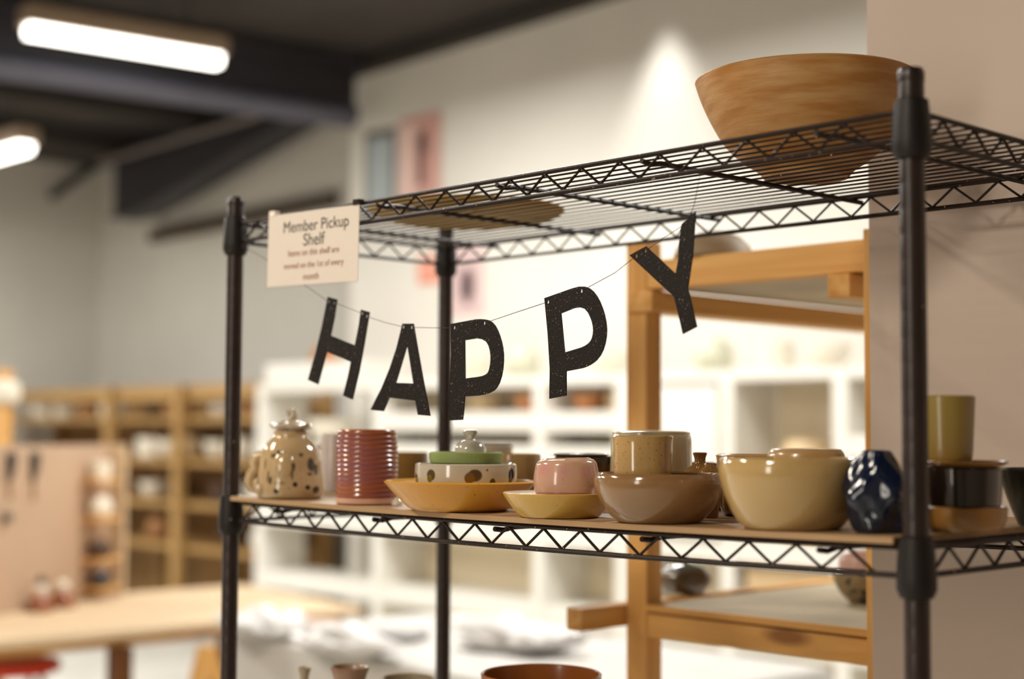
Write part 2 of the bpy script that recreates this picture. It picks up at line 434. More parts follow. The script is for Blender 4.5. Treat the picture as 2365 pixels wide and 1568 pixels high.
for a, b in zip(cols, cols[1:]):
    for k in range(4): bm.faces.new((a[k], a[(k+1) % 4], b[(k+1) % 4], b[k]))
bm.faces.new(cols[0]); bm.faces.new(cols[-1][::-1])
tag(obj('shelf_board', bm, M_board, loc=(0, 0, 1.37)), 'thin tan board lying on the middle wire shelf', 'board')

# ------------------------------------------------------------------ pots
def place(px, py=None, r_px=0, Y=None, base=None):
    """centre of a pot's foot on the shelf board, and metres per pixel there"""
    if Y is None:
        z = 1.38; p = None
        for _ in range(4):
            p = onZ(px, py, z); z = board_z(min(max(p.x, 0), L_))+.0008
        w = (p-CAM).dot(FW); r = r_px*w/FPX
        h = Vector((FW.x, FW.y, 0)).normalized(); c = p+h*r; c.z = board_z(min(max(c.x, 0), L_))+.0008
    else:
        c = onY(px, 1100, Y); c.z = board_z(min(max(c.x, 0), L_))+.0008 if base is None else base
        c2 = onY(px, proj(c)[1], Y); c.x = c2.x
    return c, proj(c)[2]/FPX
def pot(name, label, cat, px, prof, m, py=None, Y=None, base=None, thick=.004, open_=True, group=None, smooth=True, seg=56, warp=None, part='body', holder=None, n=5):
    """prof: silhouette half-widths and heights in photo pixels, foot first; scaled to metres at the pot's own distance"""
    c, s = place(px, py, prof[0][0], Y, base)
    yb = proj(c)[1]; y0 = prof[0][1]
    out = catmull([(hw*s, 0 if y == y0 else (yb-y)*s) for hw, y in prof], n)
    zmin = 0
    out = [(max(r, 0), max(z, zmin)) for r, z in out]
    pr = vessel(out, thick) if open_ else [(0, 0)]+out+([(0, out[-1][1])] if out[-1][0] > 1e-5 else [])
    bm = lathe(nb(), c, pr, seg, warp)
    if holder:
        return obj(part, bm, m, holder, smooth), c, s
    o = obj(name, bm, m, loc=c, smooth=smooth); tag(o, label, cat, group)
    return o, c, s
def pot_thing(name, label, cat, px, prof, m, group=None, **kw):
    py = kw.get('py'); c, s = place(px, py, prof[0][0], kw.get('Y'), kw.get('base'))
    t = thing(name, label, cat, c, group)
    b, c, s = pot(name, label, cat, px, prof, m, holder=t, **kw)
    return t, c, s
def toward(c, deg, r, z):
    """a point on a pot's side, deg from the camera-facing line (positive to the right)"""
    h = Vector((CAM.x-c.x, CAM.y-c.y, 0)).normalized(); a = math.radians(deg)
    q = Vector((h.x*math.cos(a)-h.y*math.sin(a), h.x*math.sin(a)+h.y*math.cos(a), 0))
    return Vector((q.x*r, q.y*r, z))

# lidded jar with a face, far left
JP = [(58, 1157), (72, 1148), (79, 1130), (77, 1108), (73, 1085), (71, 1062), (65, 1040), (54, 1022), (42, 1011), (39, 1004), (40, 997)]
cJ, sJ = place(670, None, 56, Y=.034)
spots = []
for deg, zpx, w, h, col in ((-24, 18, 7, 7, '2a2218'), (8, 33, 6, 6, '2a2218'), (30, 26, 7, 6, '2e2a1c'), (48, 20, 12, 9, '2a2218'), (40, 78, 11, 16, '4a4232'), (52, 66, 9, 13, '3c3424'),
                            (36, 56, 8, 4, '5a4c34'), (4, 74, 6, 9, '4c3c24'), (3, 58, 3, 18, '6a5434'), (-42, 56, 3, 24, '5a4a30'), (-36, 42, 5, 10, '4c3e28'), (-52, 80, 3, 14, '6a5840'),
                            (-70, 44, 3, 16, '5a4a34'), (-20, 106, 12, 4, '4c3e28'), (20, 100, 6, 5, '5a4a34'), (-34, 98, 9, 6, '6a5840'), (-18, 36, 14, 4, '8a7048')):
    rr = [r for r, y in JP]; zz = [1157-y for r, y in JP]
    k = max(i for i in range(len(zz)) if zz[i] <= zpx); k2 = min(k+1, len(zz)-1)
    f = (zpx-zz[k])/max(zz[k2]-zz[k], 1); r = rr[k]+(rr[k2]-rr[k])*f
    p = toward(cJ, deg, r*sJ, zpx*sJ); spots.append((p, (w*sJ, w*sJ, h*sJ), col))
M_jar = mat('jar_glaze', 'bea27a', .14, coat=.5, var=.18, vscale=9, specks=[(240, .70, '8a7452')], spots=spots)
M_jar2 = mat('jar_lid_glaze', 'c2b29c', .14, coat=.5, var=.25, vscale=40)
tJ, c, s = pot_thing('lidded_jar', 'beige glazed jar with a knobbed lid and dark painted marks at the left post', 'jar', 670, JP, M_jar, Y=.034)
zl = (1157-997)*sJ
def ruffle(a, r, z): return (r*(1+.035*math.sin(7*a)+.02*math.sin(3*a+1)), z+r*.06*math.sin(5*a))
ld = obj('lid', lathe(nb(), c+Vector((0, 0, zl)), [(0, -.004), (34*sJ, -.003), (36*sJ, 0), (46*sJ, .0005), (49*sJ, .0035), (46*sJ, .006), (32*sJ, .0065), (18*sJ, .011), (9*sJ, .013), (0, .0135)], 40, ruffle), M_jar2, tJ, smooth=True)
pk = [c+Vector((0, 0, zl+.010)), c+Vector((.001, .001, zl+.014)), c+Vector((.003, .0025, zl+.019)), c+Vector((.001, .002, zl+.026)), c+Vector((-.004, -.003, zl+.0245)), c+Vector((-.002, -.002, zl+.019))]
obj('knob', tube(nb(), pk, [.0075, .007, .006, .005, .0042, .0034], 10), M_jar2, ld, smooth=True)
left = -Vector((RT.x, RT.y, 0)).normalized()
hp = [c+left*r*sJ+Vector((0, 0, z*sJ)) for r, z in ((60, 98), (76, 94), (84, 82), (80, 66), (90, 52), (94, 38), (86, 26), (70, 18))]
obj('handle', tube(nb(), hp, [.0075, .0085, .009, .0085, .009, .0095, .0095, .008], 12), M_jar, tJ, smooth=True)
bm = nb(); bmesh.ops.create_icosphere(bm, subdivisions=3, radius=1)
h = Vector((CAM.x-c.x, CAM.y-c.y, 0)).normalized(); sd = Vector((-h.y, h.x, 0))
pc = c+toward(c, -14, 66*sJ, 74*sJ)
n_ = toward(c, -14, 1, 0.12).normalized(); s_ = Vector((0, 0, 1)).cross(n_).normalized(); u_ = n_.cross(s_)
for vv in bm.verts: vv.co = pc+s_*vv.co.x*27*sJ+u_*vv.co.y*33*sJ+n_*vv.co.z*14*sJ
obj('medallion', bm, M_jar, tJ, smooth=True)
for dg, z, w in ((-62, 20, 15), (-78, 34, 13)):
    bm = nb(); bmesh.ops.create_icosphere(bm, subdivisions=2, radius=w*sJ); bmesh.ops.translate(bm, verts=bm.verts, vec=c+toward(c, dg, 74*sJ, z*sJ))
    obj('foot_lump', bm, M_jar, tJ, smooth=True)
# lilac mug between the jar and the red one
M_lilac = mat('lilac_glaze', 'b9aca8', .2, coat=.3, var=.15, vscale=12, spots=None)
tm, c, s = pot_thing('lilac_mug', 'pale lilac mug half hidden between the lidded jar and the ribbed red mug', 'mug', 775, [(34, 1160), (36, 1140), (38, 1090), (36, 1040), (34, 1003)], M_lilac, Y=.20)
obj('handle', tube(nb(), [c+left*-.0+Vector((0, 0, .02))+left*(.024), c+left*.036+Vector((0, 0, .03)), c+left*.038+Vector((0, 0, .06)), c+left*.024+Vector((0, 0, .075))], .004, 8), M_lilac, tm, smooth=True)
# ribbed red mug
M_red = mat('red_brown_glaze', '94502f', .22, coat=.35, col2='83494c', vscale=7, stretch=(1, 1, 9))
M_foot = mat('bare_pink_clay', 'd0a18a', .7, var=.08)
cR, sR = place(846, None, 69, Y=.036)
tR = thing('ribbed_mug', 'ribbed red brown glazed mug with a bare pink foot', 'mug', cR)
H = 169*sR; n = 14; z0 = .0085; out = [(69*sR, .0), (69.5*sR, z0)]
obj('foot', lathe(nb(), cR, [(0, 0), (66*sR, 0), (69*sR, .0015), (69.5*sR, z0), (60*sR, z0), (0, z0)], 56), M_foot, tR, smooth=True)
out = []
for i in range(n):
    za = z0+(H-z0)*i/n; zb_ = z0+(H-z0)*(i+1)/n; t = (i+.5)/n
    r = (69.5+2.5*math.sin(t*math.pi)-3.0*max(0, t-.8)/.2)*sR
    for k in range(6):
        f = k/6; out.append((r-.0010+.0014*math.sin(f*math.pi), za+(zb_-za)*f))
out.append((66*sR, H))
obj('body', lathe(nb(), cR, [(0, z0), (60*sR, z0)]+out+[(64.5*sR, H+.001), (63*sR, H)]+[(63*sR, z0+.006), (0, z0+.006)], 64), M_red, tR, smooth=True)
# olive brown mug behind the red one, and its row
M_olive = mat('olive_brown_glaze', '8a6a34', .2, coat=.4, var=.3, vscale=12)
pot('brown_bowl', 'olive brown bowl half hidden behind the ribbed red mug', 'bowl', 930, [(38, 1112), (52, 1090), (58, 1065), (58, 1046)], M_olive, Y=.27)
M_whiteg = mat('white_glaze', 'd8d2c4', .15, coat=.5, var=.06, vscale=10, specks=[(300, .72, '9a8a70')])
pot('small_pot', 'tiny white pot on the board between the ribbed mug and the amber dish', 'pot', 917, [(9, 1177), (12, 1170), (12, 1160), (8, 1153), (6, 1151)], M_whiteg, Y=.045, thick=.002)
# amber dish with a marked bowl, a green dish and a glass lid stacked in it
M_amber = mat('amber_glaze', 'dba548', .28, coat=.15, var=.2, vscale=5, col2='cf9436', specks=[(280, .72, '9a6420')])
tA, cA, sA = pot_thing('amber_dish', 'wide amber glazed dish right of the ribbed mug', 'dish', 1062, [(104, 1186), (122, 1170), (142, 1150), (160, 1131), (176, 1113)], M_amber, Y=.037, thick=.006)
cB = Vector((cA.x-.004, cA.y+.014, cA.z+.0112)); sB = proj(cB)[2]/FPX
sp = []
def band(cc, R, z, deg, w, h, col): sp.append((toward(cc, deg, R, z), (w, w, h), col))
for dg, z, w, h, col in ((-42, 62, 13, 13, '4a3a10'), (-44, 54, 8, 9, '6f5a18'), (10, 62, 17, 14, '4e3512'), (4, 56, 12, 13, '6a4a18'), (62, 62, 14, 16, '23241e'), (60, 48, 9, 12, '2a2c22'), (31, 42, 9, 14, '2a251a'), (34, 32, 9, 10, '3c2c14'), (-75, 50, 14, 14, '4a3a10'), (24, 74, 3, 3, '6a5a48')):
    band(cB, 118*sB, z*sB, dg, w*sB, h*sB, col)
M_mark = mat('marked_white_glaze', 'bdb3a2', .12, coat=.6, var=.05, vscale=10, specks=[(320, .74, '9a8a78')], spots=sp)
obj_b = obj('marked_bowl', lathe(nb(), cB, vessel(catmull([(72*sB, 0), (92*sB, 6*sB), (110*sB, 22*sB), (116*sB, 40*sB), (118*sB, 64*sB), (117*sB, 84*sB)]), .005), 56), M_mark, loc=cB, smooth=True)
tag(obj_b, 'speckled white bowl with dark leaf marks standing in the amber dish', 'bowl')
zB = 84*sB
M_green = mat('green_glaze', '8c9c5a', .5, var=.12, vscale=14, specks=[(260, .7, 'b0b878')])
cG = cB+Vector((0, 0, zB+.0016)); sG = proj(cG)[2]/FPX
ob = obj('green_dish', lathe(nb(), cG, vessel([(80*sG, 0), (83*sG, 2*sG), (85*sG, 14*sG), (85*sG, 24*sG)], .004), 56), M_green, loc=cG, smooth=True)
tag(ob, 'shallow matt green dish resting on the leaf marked bowl', 'dish')
cK = cG+Vector((.004, .004, .0065)); 
M_glass = mat('clear_glaze_grey', 'cfc8b8', .08, coat=.5, var=.05, trans=.25)
tK = thing('glass_lid', 'small clear glass lid with a knob sitting in the green dish', 'lid', cK)
obj('dome', lathe(nb(), cK, [(36*sG, 0), (36*sG, 22*sG), (30*sG, 34*sG), (18*sG, 42*sG), (0, 44*sG), (0, 41*sG), (16*sG, 39*sG), (27*sG, 32*sG), (33*sG, 20*sG), (33*sG, 0), (36*sG, 0)], 32), M_glass, tK, smooth=True)
obj('knob', lathe(nb(), cK, [(0, 43*sG), (9*sG, 44*sG), (10*sG, 50*sG), (16*sG, 58*sG), (17*sG, 63*sG), (12*sG, 66*sG), (0, 67*sG)], 24), M_glass, tK, smooth=True)
# row at the back, middle
M_tan = mat('tan_glaze', 'ad8c5c', .2, coat=.4, var=.15, vscale=9, specks=[(260, .7, '7a5c38')])
M_tan2 = mat('olive_tan_glaze', '9c8654', .2, coat=.4, var=.15, vscale=9, specks=[(260, .7, '7a5c38')])
pot('tan_mug', 'tan glazed pot behind the leaf marked bowl', 'pot', 1192, [(46, 1142), (54, 1125), (58, 1090), (57, 1062), (56, 1050)], M_tan, Y=.22)
pot('olive_cup', 'olive tan cup between the green dish and the tan pot', 'cup', 1130, [(34, 1140), (40, 1120), (44, 1080), (44, 1050)], M_tan2, Y=.31)
pot('white_cup', 'white rimmed bowl showing above the green dish at the back', 'bowl', 1122, [(30, 1125), (50, 1090), (60, 1060), (62, 1036), (62, 1030)], M_whiteg, Y=.385)
M_darkb = mat('black_brown_glaze', '1d1710', .1, coat=.7, col2='5a3614', vscale=10, stretch=(1, 1, 6))
M_greyrim = mat('grey_glaze', 'a79d90', .15, coat=.5, var=.1)
tD, cD, sD = pot_thing('dark_bowl', 'black brown glazed bowl behind the pink pot', 'bowl', 1358, [(40, 1140), (60, 1110), (74, 1075), (78, 1056)], M_darkb, Y=.24)
pot('grey_plate', 'pale grey plate lying on the dark bowl behind the pink pot', 'plate', 1338, [(38, 1061), (50, 1056), (66, 1051), (70, 1049)], M_greyrim, Y=.24, base=cD.z+(proj(cD)[1]-1055)*sD+.001, thick=.003)
# yellow dish and the pink pot
M_yel = mat('yellow_glaze', 'd0a852', .22, coat=.3, var=.12, vscale=6, specks=[(220, .74, '8a6428')])
M_plateTop = mat('buff_glaze', 'b49a78', .4, var=.1, vscale=9)
cY, sY = place(1292, None, 92, Y=.032)
tY = thing('yellow_dish', 'shallow yellow glazed dish with a buff inside under the pink pot', 'dish', cY)
yb = proj(cY)[1]
o_ = catmull([(90*sY, 0), (96*sY, 5*sY), (112*sY, 23*sY), (126*sY, 43*sY), (131*sY, 52*sY)])
obj('body', lathe(nb(), cY, [(0, .002), (84*sY, .002), (87*sY, 0)]+o_+[(131.5*sY, 55*sY), (129*sY, 56*sY)], 64), M_yel, tY, smooth=True)
obj('inside', lathe(nb(), cY, [(129*sY, 56*sY), (126*sY, 54.5*sY), (100*sY, 46*sY), (60*sY, 43*sY), (0, 43*sY)], 64), M_plateTop, tY, smooth=True)
cP = cY+Vector((.002, .010, 44*sY)); sP = proj(cP)[2]/FPX
sp = []
for dg, z, w, h, col in ((-45, 66, 30, 20, 'c48c84'), (-5, 62, 16, 16, 'c49088'), (38, 56, 18, 16, 'c48c84'), (75, 66, 26, 22, 'c48c84'), (-80, 40, 22, 30, 'c4948a'), (60, 12, 26, 18, 'b8746c')): sp.append((toward(cP, dg, 74*sP, z*sP), (w*sP, w*sP, h*sP), col, 1))
M_pink = mat('pink_glaze', 'c9a484', .16, coat=.5, col2='c69c86', vscale=14, specks=[(200, .74, '6a4038')], spots=sp)
def slump(a, r, z): return (r*(1+.012*math.sin(2*a+.5)), z*(1+.02*math.sin(a+1.2)))
tP = thing('pink_pot', 'squat rounded pink glazed pot standing on the yellow dish', 'pot', cP)
o_ = catmull([(67*sP, 0), (70*sP, 6*sP), (75*sP, 26*sP), (75*sP, 46*sP), (72*sP, 66*sP), (69*sP, 78*sP), (63*sP, 85*sP), (57*sP, 87*sP)])
obj('body', lathe(nb(), cP, vessel(o_, .005), 64, slump), M_pink, tP, smooth=True)
obj('foot_band', lathe(nb(), cP, [(64*sP, .0003), (67.6*sP, .0003), (70.8*sP, 6*sP), (72.2*sP, 13*sP), (71.4*sP, 13.2*sP)], 64), mat('dark_pink_glaze', 'b4736a', .16, coat=.5, var=.1), tP, smooth=True)
# rose tan bowl with cups in it
M_rose = mat('rose_tan_glaze', '8e6b48', .13, coat=.6, col2='846340', vscale=7, specks=[(240, .72, '84603e')])
tT, cT, sT = pot_thing('rose_bowl', 'deep rose tan glazed bowl in the front row', 'bowl', 1521, [(78, 1213), (90, 1208), (112, 1190), (132, 1165), (145, 1136), (149, 1117), (149, 1107), (147, 1100), (144.5, 1096)], M_rose, Y=.036, thick=.0055)
M_spk = mat('speckled_tan_glaze', 'b8955f', .13, coat=.6, var=.1, vscale=9, specks=[(300, .68, '8a6a3e')])
c1 = Vector((cT.x-.010, cT.y+.002, cT.z+.0185)); 
c1 = Vector((onY(1484, 1100, c1.y).x, c1.y, c1.z)); s1 = proj(c1)[2]/FPX; y1 = proj(c1)[1]
ob = obj('speckled_mug', lathe(nb(), c1, vessel(catmull([(42*s1, 0), (52*s1, 5*s1), (63*s1, 22*s1), (67*s1, 44*s1), (69*s1, (y1-1030)*s1), (71*s1, (y1-1009)*s1)]), .004), 56), M_spk, loc=c1, smooth=True)
tag(ob, 'speckled tan mug standing in the rose tan bowl', 'mug')
M_gbeige = mat('grey_beige_glaze', 'b0a488', .2, coat=.4, col2='a8926a', vscale=8)
pot('inverted_bowl', 'grey beige bowl turned upside down behind the speckled mug', 'bowl', 1504, [(98, 1150), (96, 1110), (94, 1050), (93, 1020), (90, 1004), (80, 996), (0, 992)], M_gbeige, Y=.215, open_=False)
M_rust = mat('rust_glaze', '8c4a1c', .2, coat=.4, var=.3, vscale=10)
pot('rust_bowl', 'rust brown bowl rim behind the little bottle', 'bowl', 1612, [(36, 1150), (46, 1120), (54, 1085), (54, 1070)], M_rust, Y=.36)
M_bott = mat('brown_bottle_glaze', '8a6a34', .12, coat=.6, col2='7a4e24', vscale=30)
pot('bottle', 'little brown bottle with a flared neck above the rose tan bowl', 'bottle', 1617, [(30, 1150), (44, 1128), (46, 1105), (38, 1088), (24, 1078), (14, 1070), (13, 1060), (15, 1052), (17, 1047)], M_bott, Y=.19, thick=.003)
pot('bulb_vase', 'small round brown bulb vase beside the little bottle', 'vase', 1640, [(18, 1165), (28, 1140), (30, 1110), (26, 1090), (14, 1078), (9, 1074)], M_bott, Y=.155, thick=.003)
# cream bowls
M_cream = mat('cream_glaze', 'b69864', .13, coat=.6, var=.05, vscale=6, specks=[(320, .72, 'a8884e')])
tC, cC, sC = pot_thing('cream_bowl', 'largest cream glazed bowl in the front row', 'bowl', 1829, [(92, 1228), (104, 1223), (128, 1199), (149, 1160), (162, 1122), (168, 1097), (169, 1082), (167, 1069), (164, 1061)], M_cream, Y=.040, thick=.006)
M_tan3 = mat('sand_glaze', 'bb9665', .25, coat=.3, var=.12, vscale=8)
sC2 = sC
cI = cC+Vector((.012, .02, 118*sC)); 
pot('inverted_cup', 'sand coloured bowl upside down inside the large cream bowl', 'bowl', 1862, [(96, 1110), (92, 1075), (88, 1052), (82, 1041), (70, 1036), (0, 1034)], M_tan3, Y=.125, base=cC.z+.058, open_=False)
pot('beige_bowl', 'beige bowl behind the left side of the large cream bowl', 'bowl', 1742, [(64, 1205), (76, 1180), (84, 1130), (86, 1090), (86, 1062), (88, 1052)], M_tan3, Y=.245)
M_navy = mat('navy_glaze', '12182a', .12, coat=.7, var=.3, vscale=12)
pot('navy_pot', 'dark navy pot in the gap between the rose tan and cream bowls', 'pot', 1672, [(40, 1190), (50, 1165), (52, 1130), (40, 1105), (30, 1100)], M_navy, Y=.33)
# faceted blue vase beside the right post
cV, sV = place(2028, None, 66, Y=.040)
M_blue = mat('deep_blue_glaze', '071430', .16, coat=.4, col2='0b1626', vscale=14, specks=[(90, .72, '7a5a48')], bump=.25, bscale=30)
def lumpy(a, r, z): return (r*(1+.085*math.sin(3*a+45*z)+.07*math.sin(5*a-90*z+1)+.03*math.sin(9*a+160*z)), z)
pr = catmull([(54*sV, 0), (60*sV, 10*sV), (66*sV, 42*sV), (75*sV, 72*sV), (77*sV, 92*sV), (70*sV, 120*sV), (55*sV, 150*sV), (42*sV, 172*sV), (34*sV, 186*sV)], 4)
ob = obj('blue_vase', lathe(nb(), cV, vessel(pr, .004), 44, lumpy), M_blue, loc=cV, smooth=True)
tag(ob, 'dark blue lumpy vase beside the right front post', 'vase')
# stack right of the post
yS = .215
cS, sS = place(2212, None, 70, Y=yS)
M_amber2 = mat('dull_amber_glaze', '94682f', .35, coat=.2, var=.15, vscale=6)
ob, c, s = pot('amber_bowl', 'dull amber bowl at the bottom of the stack right of the front post', 'bowl', 2226, [(72, 1234), (88, 1215), (96, 1195), (98, 1172)], M_amber2, Y=.12, thick=.005)
zS = c.z+(proj(c)[1]-1180)*s
M_dkmug = mat('dark_brown_glaze', '1d120c', .2, coat=.7, var=.3, vscale=9)
ob, c2, s2 = pot('dark_mug', 'glossy dark brown mug in the stack right of the front post', 'mug', 2226, [(74, 1205), (80, 1190), (86, 1130), (88, 1082)], M_dkmug, Y=.12, base=c.z+.02)
zz = c2.z+(proj(c2)[1]-1082)*s2
ob, c3, s3 = pot('ochre_plate', 'ochre plate lying across the top of the dark mug', 'plate', 2228, [(60, 1080), (80, 1076), (96, 1068), (98, 1066)], M_amber2, Y=.12, base=zz+.002, thick=.003)
zz = c3.z+.0055
M_ygreen = mat('yellow_green_glaze', '887636', .3, coat=.25, col2='876a34', vscale=5)
pot('tumbler', 'yellow green tumbler on top of the stack right of the front post', 'tumbler', 2188, [(53, 1064), (57, 1050), (61, 980), (64, 917)], M_ygreen, Y=.12, base=zz)
M_teal = mat('teal_black_glaze', '10201e', .15, coat=.5, var=.2)
pot('teal_bowl', 'dark teal bowl cut by the right edge of the photo', 'bowl', 2400, [(46, 1210), (60, 1180), (78, 1130), (90, 1085)], M_teal, Y=.27, thick=.005)

# ------------------------------------------------------------------ on the top shelf
M_clay = mat('brushed_clay', 'a36e30', .5, col2='b98e5a', vscale=5, stretch=(2.2, 2.2, 14), bump=.2, bscale=12)
pot('clay_bowl', 'large ochre clay bowl on the top wire shelf', 'bowl', 1862, [(96, 400), (112, 394), (152, 366), (190, 326), (222, 270), (243, 222), (255, 186)], M_clay, Y=.275, base=ZT+.0028, thick=.007)
M_plat = mat('ochre_platter_glaze', 'cdaa5e', .5, var=.2, vscale=6)
c = Vector((.275, .235, ZT+.0028))
ob = obj('platter', lathe(nb(), c, vessel(catmull([(.105, 0), (.125, .003), (.142, .009), (.150, .016)]), .004), 56), M_plat, loc=c, smooth=True)
tag(ob, 'flat ochre platter seen from below through the top wire shelf', 'platter')

# ------------------------------------------------------------------ on the lower wire shelf (only the rims reach the frame)
ZL = ZT-.914+.0028
def low(name, label, cat, px, ytop, rw, prof, m, Y):
    c = onY(px, ytop, Y); zt = c.z; c.z = ZL; s = proj((c.x, c.y, zt))[2]/FPX; H = zt-ZL
    pr = catmull([(r*s, H*f) for r, f in prof], 6)
    return tag(obj(name, lathe(nb(), c, vessel(pr, .004), 48), m, loc=c, smooth=True), label, cat)
M_mush = mat('mushroom_glaze', 'a2937c', .3, coat=.3, col2='8a7a62', vscale=12)
M_mushr = mat('rim_brown_glaze', 'a08f7a', .3, coat=.3, col2='7a4a30', vscale=9)
low('bud_vase', 'slim beige bud vase at the bottom edge left of the rear post', 'vase', 703, 1543, 15, [(22, 0), (34, .15), (38, .4), (26, .68), (12, .84), (9, .92), (16, 1)], M_mush, .05)
low('flared_vase', 'grey brown vase with a flared dark rim at the bottom edge', 'vase', 808, 1541, 44, [(44, 0), (60, .2), (62, .5), (44, .78), (36, .9), (38, .94), (46, 1)], M_mushr, .07)
low('grey_bowl', 'grey bowl whose rim just shows left of the rear post', 'bowl', 942, 1566, 62, [(38, 0), (46, .3), (56, .7), (62, 1)], M_mush, .15)
M_ter = mat('terracotta_glaze', '9c5a26', .25, coat=.3, var=.2, vscale=8)
low('terracotta_bowl', 'large terracotta bowl rim at the bottom edge right of the rear post', 'bowl', 1250, 1556, 140, [(70, 0), (100, .35), (128, .75), (140, 1)], M_ter, .17)

# ------------------------------------------------------------------ HAPPY letters on a string
M_glit = mat('black_glitter_card', '190f0c', .6, spec=.2, var=.5, vscale=300, specks=[(620, .735, 'b8a898')], bump=.3, bscale=500)
YL = -.004
def smooth_closed(pts, n=4): return pts
def letter(ch, outer, inner, holes, off, sc, yv, label):
    P = lambda q: onY(off[0]+q[0]/sc, off[1]+q[1]/sc, yv)
    pts = [P(q) for q in outer]
    cx = sum(p.x for p in pts)/len(pts); cz = sum(p.z for p in pts)/len(pts)
    cu = bpy.data.curves.new('letter', 'CURVE'); cu.dimensions = '2D'; cu.fill_mode = 'BOTH'; cu.extrude = .0008
    def spl(ps):
        s = cu.splines.new('POLY'); s.points.add(len(ps)-1); s.use_cyclic_u = True
        for a, p in zip(s.points, ps): a.co = (p.x-cx, p.z-cz, 0, 1)
    spl(pts)
    if inner: spl([P(q) for q in inner])
    for q in holes:
        c0 = P(q); spl([Vector((c0.x+.0021*math.cos(k*math.pi/5), 0, c0.z+.0021*math.sin(k*math.pi/5))) for k in range(10)])
    tmp = bpy.data.objects.new('tmp', cu); COL.objects.link(tmp)
    dg = bpy.context.evaluated_depsgraph_get(); me = bpy.data.meshes.new_from_object(tmp.evaluated_get(dg))
    bpy.data.objects.remove(tmp)
    o = bpy.data.objects.new('letter_card', me); COL.objects.link(o)
    me.transform(Matrix.Rotation(math.radians(90), 4, 'X'))
    o.location = (cx, yv, cz); me.materials.clear(); me.materials.append(M_glit)
    return tag(o, label, 'letter', 'banner letters')
def rnd(pts, n=3):
    """corner-rounding for the curved runs: points flagged with a third value are smoothed"""
    out = []; N = len(pts)
    for i, p in enumerate(pts):
        if len(p) == 3:
            a, b = pts[i-1], pts[(i+1) % N]
            m1 = ((a[0]+p[0])/2, (a[1]+p[1])/2) if len(a) == 3 else None
            m2 = ((b[0]+p[0])/2, (b[1]+p[1])/2)
            s0 = m1 or a[:2]; e0 = m2 if len(b) == 3 else b[:2]
            for k in range(1, n+1):
                t = k/n if len(b) == 3 else k/(n+1)
                out.append(((1-t)**2*s0[0]+2*t*(1-t)*p[0]+t*t*e0[0], (1-t)**2*s0[1]+2*t*(1-t)*p[1]+t*t*e0[1]))
        else: out.append(p)
    return out
O6, S6 = (680, 620), 3.032
letter('H', [(235, 198), (300, 217), (282, 340), (255, 470), (425, 537), (452, 400), (468, 288), (527, 305), (492, 520), (455, 720), (408, 918), (342, 890), (375, 760), (397, 655), (228, 583), (200, 690), (167, 812), (95, 780), (150, 590), (195, 400)], None,
       [(240, 232), (281, 242), (475, 315), (508, 335)], O6, S6, YL, 'black glitter letter H of the hanging banner')
letter('A', [(758, 386), (835, 386), (868, 580), (900, 760), (952, 1033), (866, 1025), (848, 925), (665, 905), (625, 1000), (535, 990), (610, 840), (668, 700), (715, 560)], [(792, 535), (835, 805), (713, 800)],
       [(765, 410), (822, 412)], O6, S6, YL, 'black glitter letter A of the hanging banner')
letter('P', rnd([(1098, 388), (1270, 356), (1325, 350, 1), (1400, 375, 1), (1450, 490, 1), (1472, 620, 1), (1450, 790, 1), (1385, 880, 1), (1285, 891), (1195, 897), (1188, 990), (1180, 1060), (1075, 1065), (1087, 900), (1102, 600)]),
       rnd([(1195, 503), (1280, 490), (1345, 492, 1), (1378, 590, 1), (1372, 690, 1), (1350, 750, 1), (1290, 758), (1198, 770)]),
       [(1122, 415), (1332, 383)], O6, S6, YL, 'black glitter letter P right after the A of the banner')
letter('P', rnd([(1752, 208), (1950, 138), (2025, 112, 1), (2110, 165, 1), (2172, 300, 1), (2196, 450, 1), (2160, 600, 1), (2080, 680, 1), (2020, 698), (1905, 720), (1905, 890), (1787, 912), (1790, 700), (1775, 450)]),
       rnd([(1868, 315), (1960, 278), (2030, 258, 1), (2085, 360, 1), (2098, 450, 1), (2070, 530, 1), (2010, 553), (1895, 588)]),
       [(1778, 235), (2012, 158)], O6, S6, YL, 'black glitter letter P next to the Y of the banner')
letter('Y', [(275, 405), (415, 328), (540, 445), (668, 565), (690, 450), (702, 250), (720, 140), (765, 95), (838, 30), (830, 180), (815, 400), (772, 690), (800, 800), (850, 1015), (730, 1077), (690, 900), (655, 760)], None,
       [(333, 412), (412, 367)], (1380, 480), 3.695, YL, 'black glitter letter Y hanging under the top shelf')
sp_ = [(556, 566), (600, 590), (650, 622), (712, 664), (759, 697), (773, 699), (806, 712), (837, 724), (848, 731), (890, 745), (932, 755), (951, 756), (1000, 757), (1050, 757), (1090, 752), (1119, 746), (1190, 722), (1266, 697), (1310, 682), (1343, 672), (1420, 630), (1470, 591), (1491, 579), (1540, 545), (1590, 512), (1604, 470), (1618, 398)]
sp3 = [onY(x, y, YL+(.0016 if 3 < i < 26 else 0)) for i, (x, y) in enumerate(sp_)]
tag(obj('string', tube(nb(), sp3, .00042, 6), mat('brown_thread', '3a281c', .7), loc=sp3[0]), 'thin brown string carrying the banner letters', 'string')

